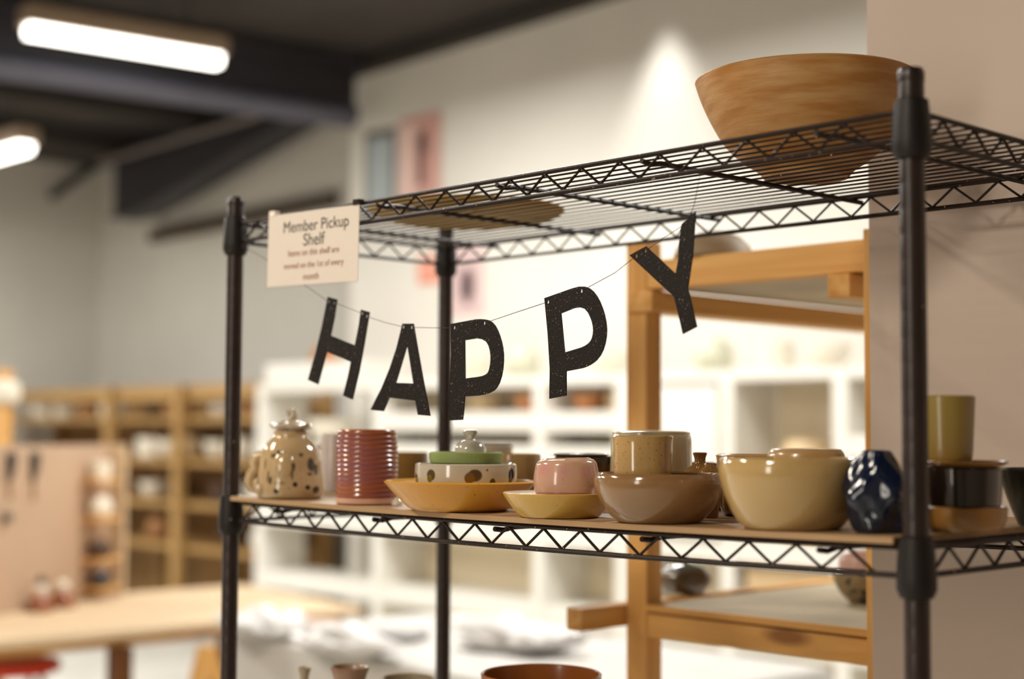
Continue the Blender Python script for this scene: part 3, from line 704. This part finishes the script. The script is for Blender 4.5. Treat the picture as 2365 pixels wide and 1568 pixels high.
# ------------------------------------------------------------------ the sign
A_, B_, C_, D2 = [onY(x, y, -.012) for x, y in ((621, 494), (834, 467), (612, 669), (829, 652))]
sg = thing('shelf_sign', 'printed white paper sign in a clear sleeve hung on the top shelf', 'sign', (A_+D2)/2)
ex = ((B_-A_)+(D2-C_)); ex.y = 0; wS = ex.length/2; ex.normalize(); ez = Vector((-ex.z, 0, ex.x)); hS = ((A_-C_).length+(B_-D2).length)/2
ctr = (A_+B_+C_+D2)/4
M_paper = mat('sign_paper', 'f4e8de', .7, var=.03)
obj('paper', obox(nb(), ctr, ex*(wS/2-.003), Vector((0, .0003, 0)), ez*(hS/2-.003)), M_paper, sg)
M_sleeve = bpy.data.materials.new('clear_sleeve'); M_sleeve.use_nodes = True
nt = M_sleeve.node_tree; nt.nodes.clear()
t_ = node(nt, 'ShaderNodeBsdfTransparent'); g_ = node(nt, 'ShaderNodeBsdfGlossy'); g_.inputs['Roughness'].default_value = .08
mx = node(nt, 'ShaderNodeMixShader'); mx.inputs[0].default_value = .06; oo = node(nt, 'ShaderNodeOutputMaterial')
nn = node(nt, 'ShaderNodeTexNoise'); nn.inputs['Scale'].default_value = 90; bb = node(nt, 'ShaderNodeBump'); bb.inputs['Strength'].default_value = .5; bb.inputs['Distance'].default_value = .003
tcx = node(nt, 'ShaderNodeTexCoord'); nt.links.new(tcx.outputs['Object'], nn.inputs['Vector'])
nt.links.new(nn.outputs['Fac'], bb.inputs['Height']); nt.links.new(bb.outputs[0], g_.inputs['Normal'])
nt.links.new(t_.outputs[0], mx.inputs[1]); nt.links.new(g_.outputs[0], mx.inputs[2]); nt.links.new(mx.outputs[0], oo.inputs[0])
obj('sleeve', obox(nb(), ctr+Vector((0, -.0012, 0)), ex*wS/2, Vector((0, .0002, 0)), ez*hS/2), M_sleeve, sg)
def text(s, px, py, wpx, m, parent, squeeze=1.0):
    off_ = 0.0 if squeeze > .9 and m.name.startswith('dark') else .004
    cu = bpy.data.curves.new('text', 'FONT'); cu.body = s; cu.align_x = 'CENTER'; cu.align_y = 'CENTER'; cu.extrude = .01; cu.offset = off_
    tmp = bpy.data.objects.new('tmp', cu); COL.objects.link(tmp); dg = bpy.context.evaluated_depsgraph_get()
    me = bpy.data.meshes.new_from_object(tmp.evaluated_get(dg)); bpy.data.objects.remove(tmp)
    xs = [v.co.x for v in me.vertices]; w = max(xs)-min(xs)
    c = onY(px, py, -.0125); e = onY(px+wpx, py, -.0125); W_ = (e-c).dot(Vector((1, 0, 0)))
    k = W_/w
    Mx = Matrix((ex, ez, Vector((0, -1, 0)))).transposed().to_4x4()
    me.transform(Matrix.Diagonal((k, k*squeeze, .01, 1))); me.transform(Mx); me.transform(Matrix.Translation(c-root_loc(parent)))
    o = bpy.data.objects.new('text_line', me); COL.objects.link(o); o.parent = parent; me.materials.clear(); me.materials.append(m)
M_ink = mat('dark_ink', '2c2620', .8); M_ink2 = mat('brown_ink', 'a06a52', .8)
text('Member Pickup', 728, 519, 158, M_ink, sg, .95); text('Shelf', 724, 553, 50, M_ink, sg, .95)
text('Items on this shelf are', 723, 581, 122, M_ink2, sg, .95); text('moved on the 1st of every', 723, 610, 144, M_ink2, sg, .95); text('month', 718, 638, 36, M_ink2, sg, .95)
M_clip = M_black
for q in ((630, 497), (824, 470)):
    p = onY(q[0], q[1], -.012); obj('clip', obox(nb(), p+Vector((0, .003, .002)), ex*.007, Vector((0, .0046, 0)), ez*.004), M_clip if q[0] > 700 else M_paper, sg)

# ------------------------------------------------------------------ pine rack behind the shelving
RK = thing('pine_rack', 'pine lumber rack standing behind the wire shelving', 'rack', (.27, .65, 0))
yF = .64
def lum(name, axis, *b, bev=.002): return obj(name, abox(*b), M_pine[axis], RK, bevel=bev)
lum('post', 'Z', .241, .2865, yF, yF+.04, 0, 1.808)
lum('post', 'Z', .241, .2865, 1.44, 1.48, 0, 1.808)
lum('post', 'Z',   .7415, .783, .600, yF-.001, 0, 1.782)
lum('post', 'Z', .80, .84, 1.44, 1.48, 0, 1.782)
lum('rail', 'X', .2875, .86, yF, yF+.038, 1.724, 1.773)
lum('rail', 'X', .2875, .86, yF, yF+.038, 1.137, 1.176)
lum('rail', 'X', .2875, .86, 1.442, 1.478, 1.724, 1.773)
lum('rail', 'X', .2875, .86, 1.442, 1.478, 1.137, 1.176)
lum('cross_rail', 'Y', .246, .304, yF-.006, 1.439, 1.686, 1.722)
lum('cross_rail', 'Y', .660, .700, yF-.012, 1.439, 1.686, 1.722)
lum('cross_rail', 'Y', .2045, .2395, yF-.11, 1.47, 1.150, 1.187)
obj('deck', abox(.29, .86, yF+.04, 1.439, 1.726, 1.738), M_ply, RK)
obj('shelf_panel', abox(.2875, .86, yF+.006, 1.439, 1.1795, 1.1900), M_ply, RK)
obj('shelf_lip', abox(.2875, .86, yF-.003, yF+.0055, 1.1795, 1.1905), M_pine['X'], RK)
M_dusk = mat('dusky_clay', '9a8468', .6, var=.1)
c = Vector((.262, .78, 1.8085)); c = onY(1620, 590, .78); c.z = 1.774
ob = obj('clay_dome', lathe(nb(), Vector((c.x+.09, .70, 1.7735)), [(0, 0), (.066, 0), (.068, .004), (.062, .020), (.046, .036), (.024, .046), (0, .049)], 40), M_dusk, loc=(c.x+.09, .70, 1.7735), smooth=True)
tag(ob, 'grey brown clay dome on top of the pine rack behind the letter Y', 'pot')
# jar and bowls on the rack shelf
cQ = onZ(1578, 1372, 1.1905)+Vector((-.02, .03, 0)); cQ.z = 1.1905; sQ = proj(cQ)[2]/FPX
M_pew = mat('pewter_brown_glaze', '6a4c30', .3, coat=.3, col2='4a3c2a', vscale=14)
tq = thing('lidded_pot', 'squat dark brown pot with a pewter lid on the pine rack shelf', 'pot', cQ)
obj('body', lathe(nb(), cQ, vessel(catmull([(42*sQ, 0), (48*sQ, 6*sQ), (60*sQ, 20*sQ), (63*sQ, 34*sQ), (57*sQ, 47*sQ), (48*sQ, 52*sQ)]), .004), 40, lambda a, r, z: (r*(1+.03*math.cos(6*a)), z)), M_pew, tq, smooth=True)
lq = obj('lid', lathe(nb(), cQ+Vector((0, 0, 52*sQ)), [(0, -.003), (44*sQ, -.002), (50*sQ, 0), (46*sQ, 5*sQ), (28*sQ, 12*sQ), (10*sQ, 17*sQ), (0, 18*sQ)], 40), mat('pewter_lid_glaze', '6a6c64', .2, coat=.5, var=.2), tq, smooth=True)
obj('knob', lathe(nb(), cQ+Vector((0, 0, 68*sQ)), [(5*sQ, 0), (6*sQ, 4*sQ), (9*sQ, 8*sQ), (6*sQ, 13*sQ), (0, 15*sQ)], 16), M_navy, lq, smooth=True)
cW = onZ(1968, 1396, 1.1905)+Vector((-.0, .02, 0)); cW.z = 1.1905; sW = proj(cW)[2]/FPX
M_spot = mat('spotted_clay_glaze', '8f7a56', .3, coat=.3, var=.1, vscale=9, specks=[(75, .60, '2e2c34')])
ob = obj('spotted_bowl', lathe(nb(), cW, vessel(catmull([(20*sW, 0), (24*sW, 6*sW), (44*sW, 28*sW), (56*sW, 52*sW), (58*sW, 74*sW)]), .004), 48), M_spot, loc=cW, smooth=True)
tag(ob, 'dark spotted bowl on the pine rack shelf against the partition', 'bowl')
cX = cW+Vector((0, 0, 75.5*sW))
ob = obj('pink_cup', lathe(nb(), cX, [(0, 0), (44*sW, 0), (46*sW, 4*sW), (45*sW, 26*sW), (40*sW, 40*sW), (30*sW, 46*sW), (0, 47*sW)], 40), mat('pale_pink_glaze', 'd8b2a8', .3, var=.08, coat=.2), loc=cX, smooth=True)
tag(ob, 'pale pink pot upside down on the dark spotted bowl', 'pot')

# ------------------------------------------------------------------ white cubby shelving along the back wall
YW = 4.3
WS = thing('cubby_shelving', 'long white cubby shelving along the back wall', 'shelving unit', (-4, YW+.2, 0))
bays = [(-6.2, -5.0, (.06, .53, .93, 1.33, 1.745)), (-5.0, -3.66, (.06, .53, .93, 1.35, 1.53, 1.745)), (-3.66, -3.08, (.06, .53, .93, 1.35, 1.53, 1.745)), (-3.08, -2.42, (.06, .53, .93, 1.53, 1.745)),
        (-2.42, -1.80, (.06, .53, .93, 1.745)), (-1.80, -.9, (.06, .53, .93, 1.42, 1.745)), (-.9, 0, (.06, .53, .93, 1.42, 1.745)), (0, 1.15, (.06, .53, .93, 1.42, 1.745))]
for a, b, zs in bays:
    for z in zs: obj('shelf', abox(a+.076, b-.001, YW, YW+.34, z-.025 if z > 1.7 else z-.05, z+.025 if z > 1.7 else z+.05), M_white, WS)
    if a > -6: obj('back_panel', abox(a+.076, b-.001, YW+.343, YW+.355, .05, 1.72), M_shadetan, WS)
    if a == -3.08: obj('door', abox(a+.08, b-.005, YW-.022, YW-.006, .99, 1.70), M_white, WS)
for a in [b[0] for b in bays]+[1.15]: obj('upright', abox(a, a+.075, YW-.004, YW+.34, 0, 1.771), M_white, WS)
def simple_pot(name, label, cat, x, y, z, r, h, m, shape='bowl', group=None):
    P_ = {'bowl': [(.45, 0), (.75, .3), (.95, .7), (1, 1)], 'jar': [(.7, 0), (.95, .25), (1, .55), (.8, .85), (.6, 1)], 'cup': [(.85, 0), (.95, .1), (1, 1)], 'vase': [(.6, 0), (.95, .3), (.85, .6), (.4, .85), (.5, 1)]}[shape]
    o = obj(name, lathe(nb(), (x, y, z), vessel(catmull([(r*a, h*b) for a, b in P_]), .006), 28), m, loc=(x, y, z), smooth=True)
    return tag(o, label, cat, group)
M_off = mat('off_white_glaze', 'e4dccb', .35, var=.08); M_orange = mat('orange_glaze', 'c9854c', .4, var=.15); M_buff = mat('buff_clay', 'c9ad84', .6, var=.15)
M_sage = mat('sage_glaze', 'c4c3ac', .35, var=.1); M_brn = mat('brown_clay', '9a6a3c', .6, var=.2); M_dk = mat('dark_clay', '4a3424', .5, var=.2)
zt = 1.771
tops = [(-5.75, .10, .12, M_orange, 'vase', 'orange pot standing on the long white storage box'), (-4.35, .12, .12, M_off, 'bowl', 'off white bowl on the cubby shelving behind the letter A'),
        (-3.95, .10, .17, M_sage, 'jar', 'sage jar on the cubby shelving between the two P letters'), (-3.30, .11, .12, M_off, 'bowl', 'off white bowl on the cubby shelving under the second P'),
        (-2.62, .10, .16, M_sage, 'jar', 'sage jar on the cubby shelving just right of the pine post'), (-2.25, .09, .13, M_off, 'cup', 'off white cup on the cubby shelving seen inside the pine rack'), (-1.95, .10, .11, M_off, 'bowl', 'off white bowl near the right end of the cubby shelving in view')]
for x, r, h, m, sh, lb in tops: simple_pot({'vase': 'vase', 'bowl': 'bowl', 'jar': 'jar', 'cup': 'cup'}[sh], lb, 'pot', x, YW+.2, zt+(.1295 if x < -5.2 else .0005), r, h, m, sh, 'pots on top of the cubby shelving')
for x, z, r, h, m, sh, lb in ((-3.85, 1.581, .09, .09, M_orange, 'bowl', 'orange bowl in the upper cubby left of the second P'), (-4.2, 1.581, .10, .08, M_buff, 'bowl', 'buff bowl in the upper cubby behind the first P'),
                              (-3.42, 1.581, .09, .09, M_orange, 'bowl', 'orange bowl in the upper cubby under the second P'), (-3.2, 1.581, .07, .1, M_buff, 'cup', 'buff cup in the upper cubby beside the pine post'),
                              (-2.05, .981, .17, .46, M_buff, 'jar', 'tall buff jar in the cubby seen inside the pine rack'), (-1.40, 1.471, .10, .16, M_buff, 'jar', 'buff jar in the cubby at the right end of the view'),
                              (-4.7, .981, .13, .25, M_off, 'bowl', 'off white bowl in the cubby behind the red mug'), (-3.9, .981, .12, .22, M_buff, 'jar', 'buff jar in the lower cubby left of the pine post'),
                              (-5.35, .981, .12, .28, M_off, 'cup', 'off white cup in the cubby left of the letter A'), (-5.62, 1.381, .18, .16, M_off, 'bowl', 'wide white bowl in the first cubby left of the letter H')):
    simple_pot({'vase': 'vase', 'bowl': 'bowl', 'jar': 'jar', 'cup': 'cup'}[sh], lb, 'pot', x, YW+.17, z, min(r, .155), h, m, sh, 'pots in the white cubbies')

# ------------------------------------------------------------------ wooden ware racks in the recess
tag(obj('storage_box', abox(-6.15, -5.15, YW+.02, YW+.38, 1.7715, 1.90), M_white, loc=(-5.65, YW+.2, 1.7715), bevel=.01), 'long low white storage box on the left end of the white cubby shelving', 'box')
tag(obj('cardboard_box', abox(-2.30, -1.84, YW+.03, YW+.33, .5805, .87), M_buff, loc=(-2.1, YW+.2, .5805), bevel=.004), 'tan cardboard box in the low cubby seen through the pine rack', 'box')
WR = thing('ware_rack', 'long wooden ware rack along the recessed wall', 'rack', (-8.4, 4.75, 0))
for x in (-10.35, -8.60, -7.60, -6.47):
    for y in (4.55, 5.02): obj('post', abox(x-.045, x+.045, y, y+.06, 0, 1.80), M_rackwood['Z'], WR)
for z in (.62, .93, 1.24, 1.55): 
    obj('shelf', abox(-10.4, -6.42, 4.62, 5.01, z-.02, z+.02), M_rackwood['X'], WR)
obj('top_rail', abox(-10.4, -6.42, 4.615, 4.66, 1.70, 1.80), M_rackwood['X'], WR)
obj('back_panel', abox(-10.4, -6.42, 5.09, 5.10, .1, 1.72), M_backing, WR)
rng = random.Random(3)
lab = {}
k = 0
names = ['first', 'second', 'third', 'fourth', 'fifth', 'sixth', 'seventh', 'eighth', 'ninth', 'tenth', 'eleventh']
for z, xs, zn in ((1.57, (-10.1, -9.75, -9.3, -8.95, -8.3, -7.95, -7.35, -6.9), 'top'), (1.26, (-8.35, -8.05, -7.8, -7.4, -7.1, -6.75), 'second'), (.95, (-8.3, -7.95, -7.35, -6.9), 'third'), (.64, (-8.2, -7.2, -6.8), 'lowest')):
    for i, x in enumerate(xs):
        m, w_ = rng.choice(((M_off, 'off white'), (M_off, 'off white'), (M_buff, 'buff'), (M_brn, 'brown'), (M_dk, 'dark'))) if zn != 'second' else ((M_off, 'off white') if i not in (2,) else (M_buff, 'buff'))
        sh = rng.choice(('bowl', 'jar', 'cup')); r = rng.uniform(.09, .13); h = {'bowl': rng.uniform(.09, .13), 'jar': rng.uniform(.16, .2), 'cup': rng.uniform(.12, .16)}[sh]
        if zn != 'top': h = min(h, .16)
        else: h = min(h, .12)
        simple_pot(sh, f'{w_} {sh} on the {zn} board of the ware rack, {names[i]} from the left', 'pot', x, 4.80, z+.0005, r, h, m, sh, 'pots on the ware rack')

# ------------------------------------------------------------------ work table with the display board
TB = thing('work_table', 'pale wooden work table carrying the display board', 'table', (-3.6, 1.6, 0))
A0 = Vector((-3.02, 2.66, 0)); A0 = onZ(839, 1402, .75); A0.z = 0; dy = onZ(0, 1476, .75)-A0; dy.z = 0; dy.normalize(); dx = (Vector((-4.1, 2.78, 0))-A0).normalized()
Wt, Lt = 1.10, 2.25
bm = nb(); ce = A0+dx*Wt/2+dy*Lt/2; ce.z = .73
obox(bm, ce, dx*Wt/2, dy*Lt/2, Vector((0, 0, .02)))
obj('table_top', bm, M_palewood['Y'], TB, bevel=.008)
bm = nb(); obox(bm, ce+Vector((0, 0, -.041)), dx*(Wt/2-.10), dy*(Lt/2-.12), Vector((0, 0, .020))); obj('apron', bm, M_pine['Y'], TB)
for p in (onZ(277, 1500, .66), A0+dx*(Wt-.12)+dy*.15, A0+dx*(Wt-.12)+dy*(Lt-.15), A0+dx*.12+dy*(Lt-.12)):
    obj('leg', abox(p.x-.035, p.x+.035, p.y-.035, p.y+.035, 0, .668), M_darkwood, TB)
p = onZ(478, 1492, .66)
for s_ in (-1, 1): obj('trestle_leg', beam(nb(), (p.x, p.y, .655), (p.x+.03, p.y+.20*s_, .0), .05, .05), M_pine['Z'], TB)
# display board
b0 = onZ(0, 1420, .7505); b1 = onZ(240, 1374, .7505); db = (b1-b0).normalized(); nbv = Vector((db.y, -db.x, 0))
if nbv.dot(CAM-b0) < 0: nbv = -nbv
DB = thing('display_board', 'pale pink display board standing on the work table', 'display board', b1)
bl = b0-db*.5; Lb = (b1-bl).length; zt = 1.412
M_bpink = mat('pale_pink_board', 'b99c82', .7, var=.06, vscale=3)
mid = (bl+b1)/2
obj('panel', obox(nb(), mid+Vector((0, 0, (zt-.75)/2)), db*Lb/2, nbv*.012, Vector((0, 0, (zt-.751)/2))), M_bpink, DB)
obj('frame_side', obox(nb(), b1+db*.012+Vector((0, 0, (zt-.75)/2))+nbv*.035, db*.012, nbv*.055, Vector((0, 0, (zt-.751)/2))), M_palewood['Z'], DB)
def on_board(px, py, out=.013):
    d = ray(px, py); t = (b1+nbv*out-CAM).dot(nbv)/d.dot(nbv); return CAM+d*t
levels = [1107, 1195, 1288, 1355]
cols_ = [('white_cup', 'white cup on the highest ledge of the display board', M_off, .045, .075, 'cup'), ('white_vase', 'round white vase on the second ledge of the display board', M_off, .05, .09, 'jar'),
         ('dark_jar', 'dark round jar on the third ledge of the display board', M_dk, .045, .075, 'jar'), ('navy_jar', 'navy jar on the lowest ledge of the display board', M_navy, .042, .07, 'jar')]
for py, (nm, lb, m, r, h, sh) in zip(levels, cols_):
    p = on_board(232, py, .068)
    obj('ledge', obox(nb(), p+Vector((0, 0, -.006)), db*.075, nbv*.055, Vector((0, 0, .005))), M_pine['X'], DB)
    simple_pot(nm, lb, 'pot', p.x, p.y, p.z-.0005, r, h, m, sh, 'pots on the display board ledges')
for q, lb in ((25, 'left dark hanging tag on the display board'), (80, 'right dark hanging tag on the display board')):
    p0 = on_board(q, 1045, .02); t = thing('hanging_tag', lb, 'tag', p0, 'tags on the display board'); sB_ = proj(p0)[2]/FPX
    bm = nb(); pts = [(-15, 0), (16, 0), (14, -34), (-2, -66), (-8, -62)]
    fa = [bm.verts.new(p0+db*x*sB_+Vector((0, 0, z*sB_))) for x, z in pts]; fb = [bm.verts.new(p0+nbv*.01+db*x*sB_+Vector((0, 0, z*sB_))) for x, z in pts]
    bm.faces.new(fa); bm.faces.new(fb[::-1])
    for i in range(5): bm.faces.new((fa[i], fa[(i+1) % 5], fb[(i+1) % 5], fb[i]))
    obj('plate', bm, mat('dark_tag', '2a231c', .5, var=.2), t)
    obj('cord', tube(nb(), [p0+Vector((0, 0, -60*sB_)), p0+db*.004+Vector((0, 0, -110*sB_))], .005, 6), M_brn, t)
p0 = on_board(18, 1195, .03); tag(obj('badge', obox(nb(), p0, db*.022, nbv*.008, Vector((0, 0, .018))), mat('grey_badge', '5a544c', .6), loc=p0), 'small grey badge on the display board below the hanging tags', 'badge')
for q, py, lb, m in ((68, 1411, 'left russet figurine at the foot of the display board', M_rust), (140, 1402, 'right russet figurine at the foot of the display board', M_rust)):
    p = onZ(q, py, .7505); p += nbv*(.085-(p-b1).dot(nbv)); t = thing('figurine', lb, 'figurine', p, 'figurines at the foot of the display board')
    obj('base', lathe(nb(), p, [(0, 0), (.05, 0), (.055, .02), (.042, .05), (.024, .07), (0, .075)], 20), m, t, smooth=True)
    obj('head', lathe(nb(), p+Vector((0, 0, .068)), [(0, 0), (.02, .004), (.026, .02), (.018, .036), (0, .042)], 16), M_off, t, smooth=True)
    if q == 68: obj('cap', lathe(nb(), p+Vector((0, 0, .108)), [(0, 0), (.016, 0), (.018, .012), (.008, .034), (0, .036)], 12), M_dk, t, smooth=True)
# wooden post lamp behind the board
p = Vector((-5.3, 1.9, 0)); q = onX(10, 900, -5.3); p.y = q.y
SLm = thing('floor_lamp', 'slim wooden floor lamp with a white round shade at the left edge', 'lamp', p)
obj('base', lathe(nb(), p, [(0, 0), (.13, 0), (.13, .02), (.03, .035), (0, .036)], 24), M_pine['Z'], SLm, smooth=True)
obj('pole', abox(p.x-.03, p.x+.03, p.y-.03, p.y+.03, .03, q.z+.10), M_pine['Z'], SLm, bevel=.004)
obj('shade', lathe(nb(), (p.x, p.y, q.z-.07), [(.045, 0), (.07, .012), (.085, .06), (.07, .105), (.045, .118), (.045, 0)], 28), M_off, SLm, smooth=True)
# red stool tucked at the table
p = onZ(34, 1524, .62); p.z = 0
ST = thing('stool', 'stool with a round red seat under the left end of the work table', 'stool', p)
obj('seat', lathe(nb(), p+Vector((0, 0, .575)), [(0, 0), (.15, 0), (.166, .008), (.168, .03), (.155, .045), (0, .05)], 36), mat('red_seat', 'd63a1c', .4, var=.1), ST, smooth=True)
for a in range(4):
    dd = Vector((math.cos(a*math.pi/2+.6), math.sin(a*math.pi/2+.6), 0)); obj('leg', tube(nb(), [p+dd*.11+Vector((0, 0, .576)), p+dd*.17], .012, 8), mat('grey_tube', '8a8880', .35, metal=.6), ST, smooth=True)

# ------------------------------------------------------------------ white packing table with sheets and bags
PT = thing('packing_table', 'white packing table behind the lower left of the wire shelving', 'table', (-1.9, 1.9, 0))
px0, px1, py0, py1 = -2.62, -.75, 1.76, 2.68
obj('table_top', abox(px0, px1, py0, py1, .715, .75), M_white, PT, bevel=.006)
for x in (px0+.08, px1-.08):
    for y in (py0+.08, py1-.08): obj('leg', abox(x-.025, x+.025, y-.025, y+.025, 0, .714), M_white, PT)
bm = nb(); N = 60
def skirt(t):          # a point round the table edge, t in 0..4
    q = ((px0, py0), (px1, py0), (px1, py1), (px0, py1), (px0, py0)); k = min(int(t), 3); f = t-k
    return q[k][0]+(q[k+1][0]-q[k][0])*f, q[k][1]+(q[k+1][1]-q[k][1])*f
cx_, cy_ = (px0+px1)/2, (py0+py1)/2
rows_ = []
for (o_, z_, w_) in ((0, .7535, 0), (.012, .748, 0), (.018, .70, .006), (.03, .45, .02), (.04, .12, .03)):
    row = []
    for i in range(N):
        t = 4*i/N; x, y = skirt(t); n_ = (o_+w_*math.sin(i*1.9)*.8)
        row.append(bm.verts.new((x+math.copysign(n_, x-cx_)*(1 if abs(abs(x-cx_)-(px1-px0)/2) < .01 else .0), y+math.copysign(n_, y-cy_)*(1 if abs(abs(y-cy_)-(py1-py0)/2) < .01 else 0), z_)))
    rows_.append(row)
bm.faces.new(rows_[0])
for a, b in zip(rows_, rows_[1:]):
    for i in range(N): bm.faces.new((a[i], a[(i+1) % N], b[(i+1) % N], b[i]))
tag(obj('table_cover', bm, mat('white_cover', 'bdb9b4', .7, var=.08), loc=(px0, py0, .75)), 'white cover draped over the packing table down to the floor', 'tablecloth')
M_sheet = mat('white_sheet', 'd6d2cc', .6, var=.05); M_gsheet = mat('grey_sheet', '8f8d8b', .6, var=.08); M_psheet = mat('peach_sheet', 'cfa893', .6, var=.08)
def pad(label, px, py, w, d, h, m, rot, name='paper_stack', cat='paper'):
    p = onZ(px, py, .7542); bm = nb(); a = math.radians(rot)
    ax = Vector((math.cos(a), math.sin(a), 0)); ay = Vector((-ax.y, ax.x, 0))
    obox(bm, p+Vector((0, 0, h/2)), ax*w/2, ay*d/2, Vector((0, 0, h/2)))
    return tag(obj(name, bm, m, loc=p, bevel=min(.004, h*.3)), label, cat)
pad('flat grey packet on the white packing table left of the rear post', 905, 1478, .22, .16, .03, M_gsheet, 30)
pad('white paper stack at the far end of the packing table', 1090, 1442, .24, .18, .02, M_sheet, 15)
pad('peach paper stack near the left front of the packing table', 730, 1455, .16, .12, .03, M_psheet, 40)
def bag(label, px, py, w, d, h, m, seed):
    p = onZ(px, py, .7542); r = random.Random(seed); bm = nb(); bmesh.ops.create_icosphere(bm, subdivisions=3, radius=1)
    for v in bm.verts:
        n = v.co.copy(); k = 1+.20*math.sin(5*n.x+seed)+.16*math.sin(7*n.y+2*seed)+.08*r.uniform(-1, 1)
        v.co = Vector((p.x+n.x*w/2*k, p.y+n.y*d/2*k, max(.7542, .7542+(n.z*.5+.45)*h*k)))
    return tag(obj('plastic_bag', bm, m, loc=p, smooth=True), label, 'bag', 'white bags on the packing table')
M_bag = mat('white_plastic', 'c6c3c1', .3, var=.05, bump=.4, bscale=18)
bag('crumpled white bag on the packing table nearest the left post', 600, 1470, .42, .26, .09, M_bag, 1)
bag('crumpled white bag on the packing table left of the rear post', 790, 1510, .48, .24, .09, M_bag, 2)
bag('crumpled white bag on the packing table right of the rear post', 1190, 1500, .44, .3, .10, M_bag, 3)
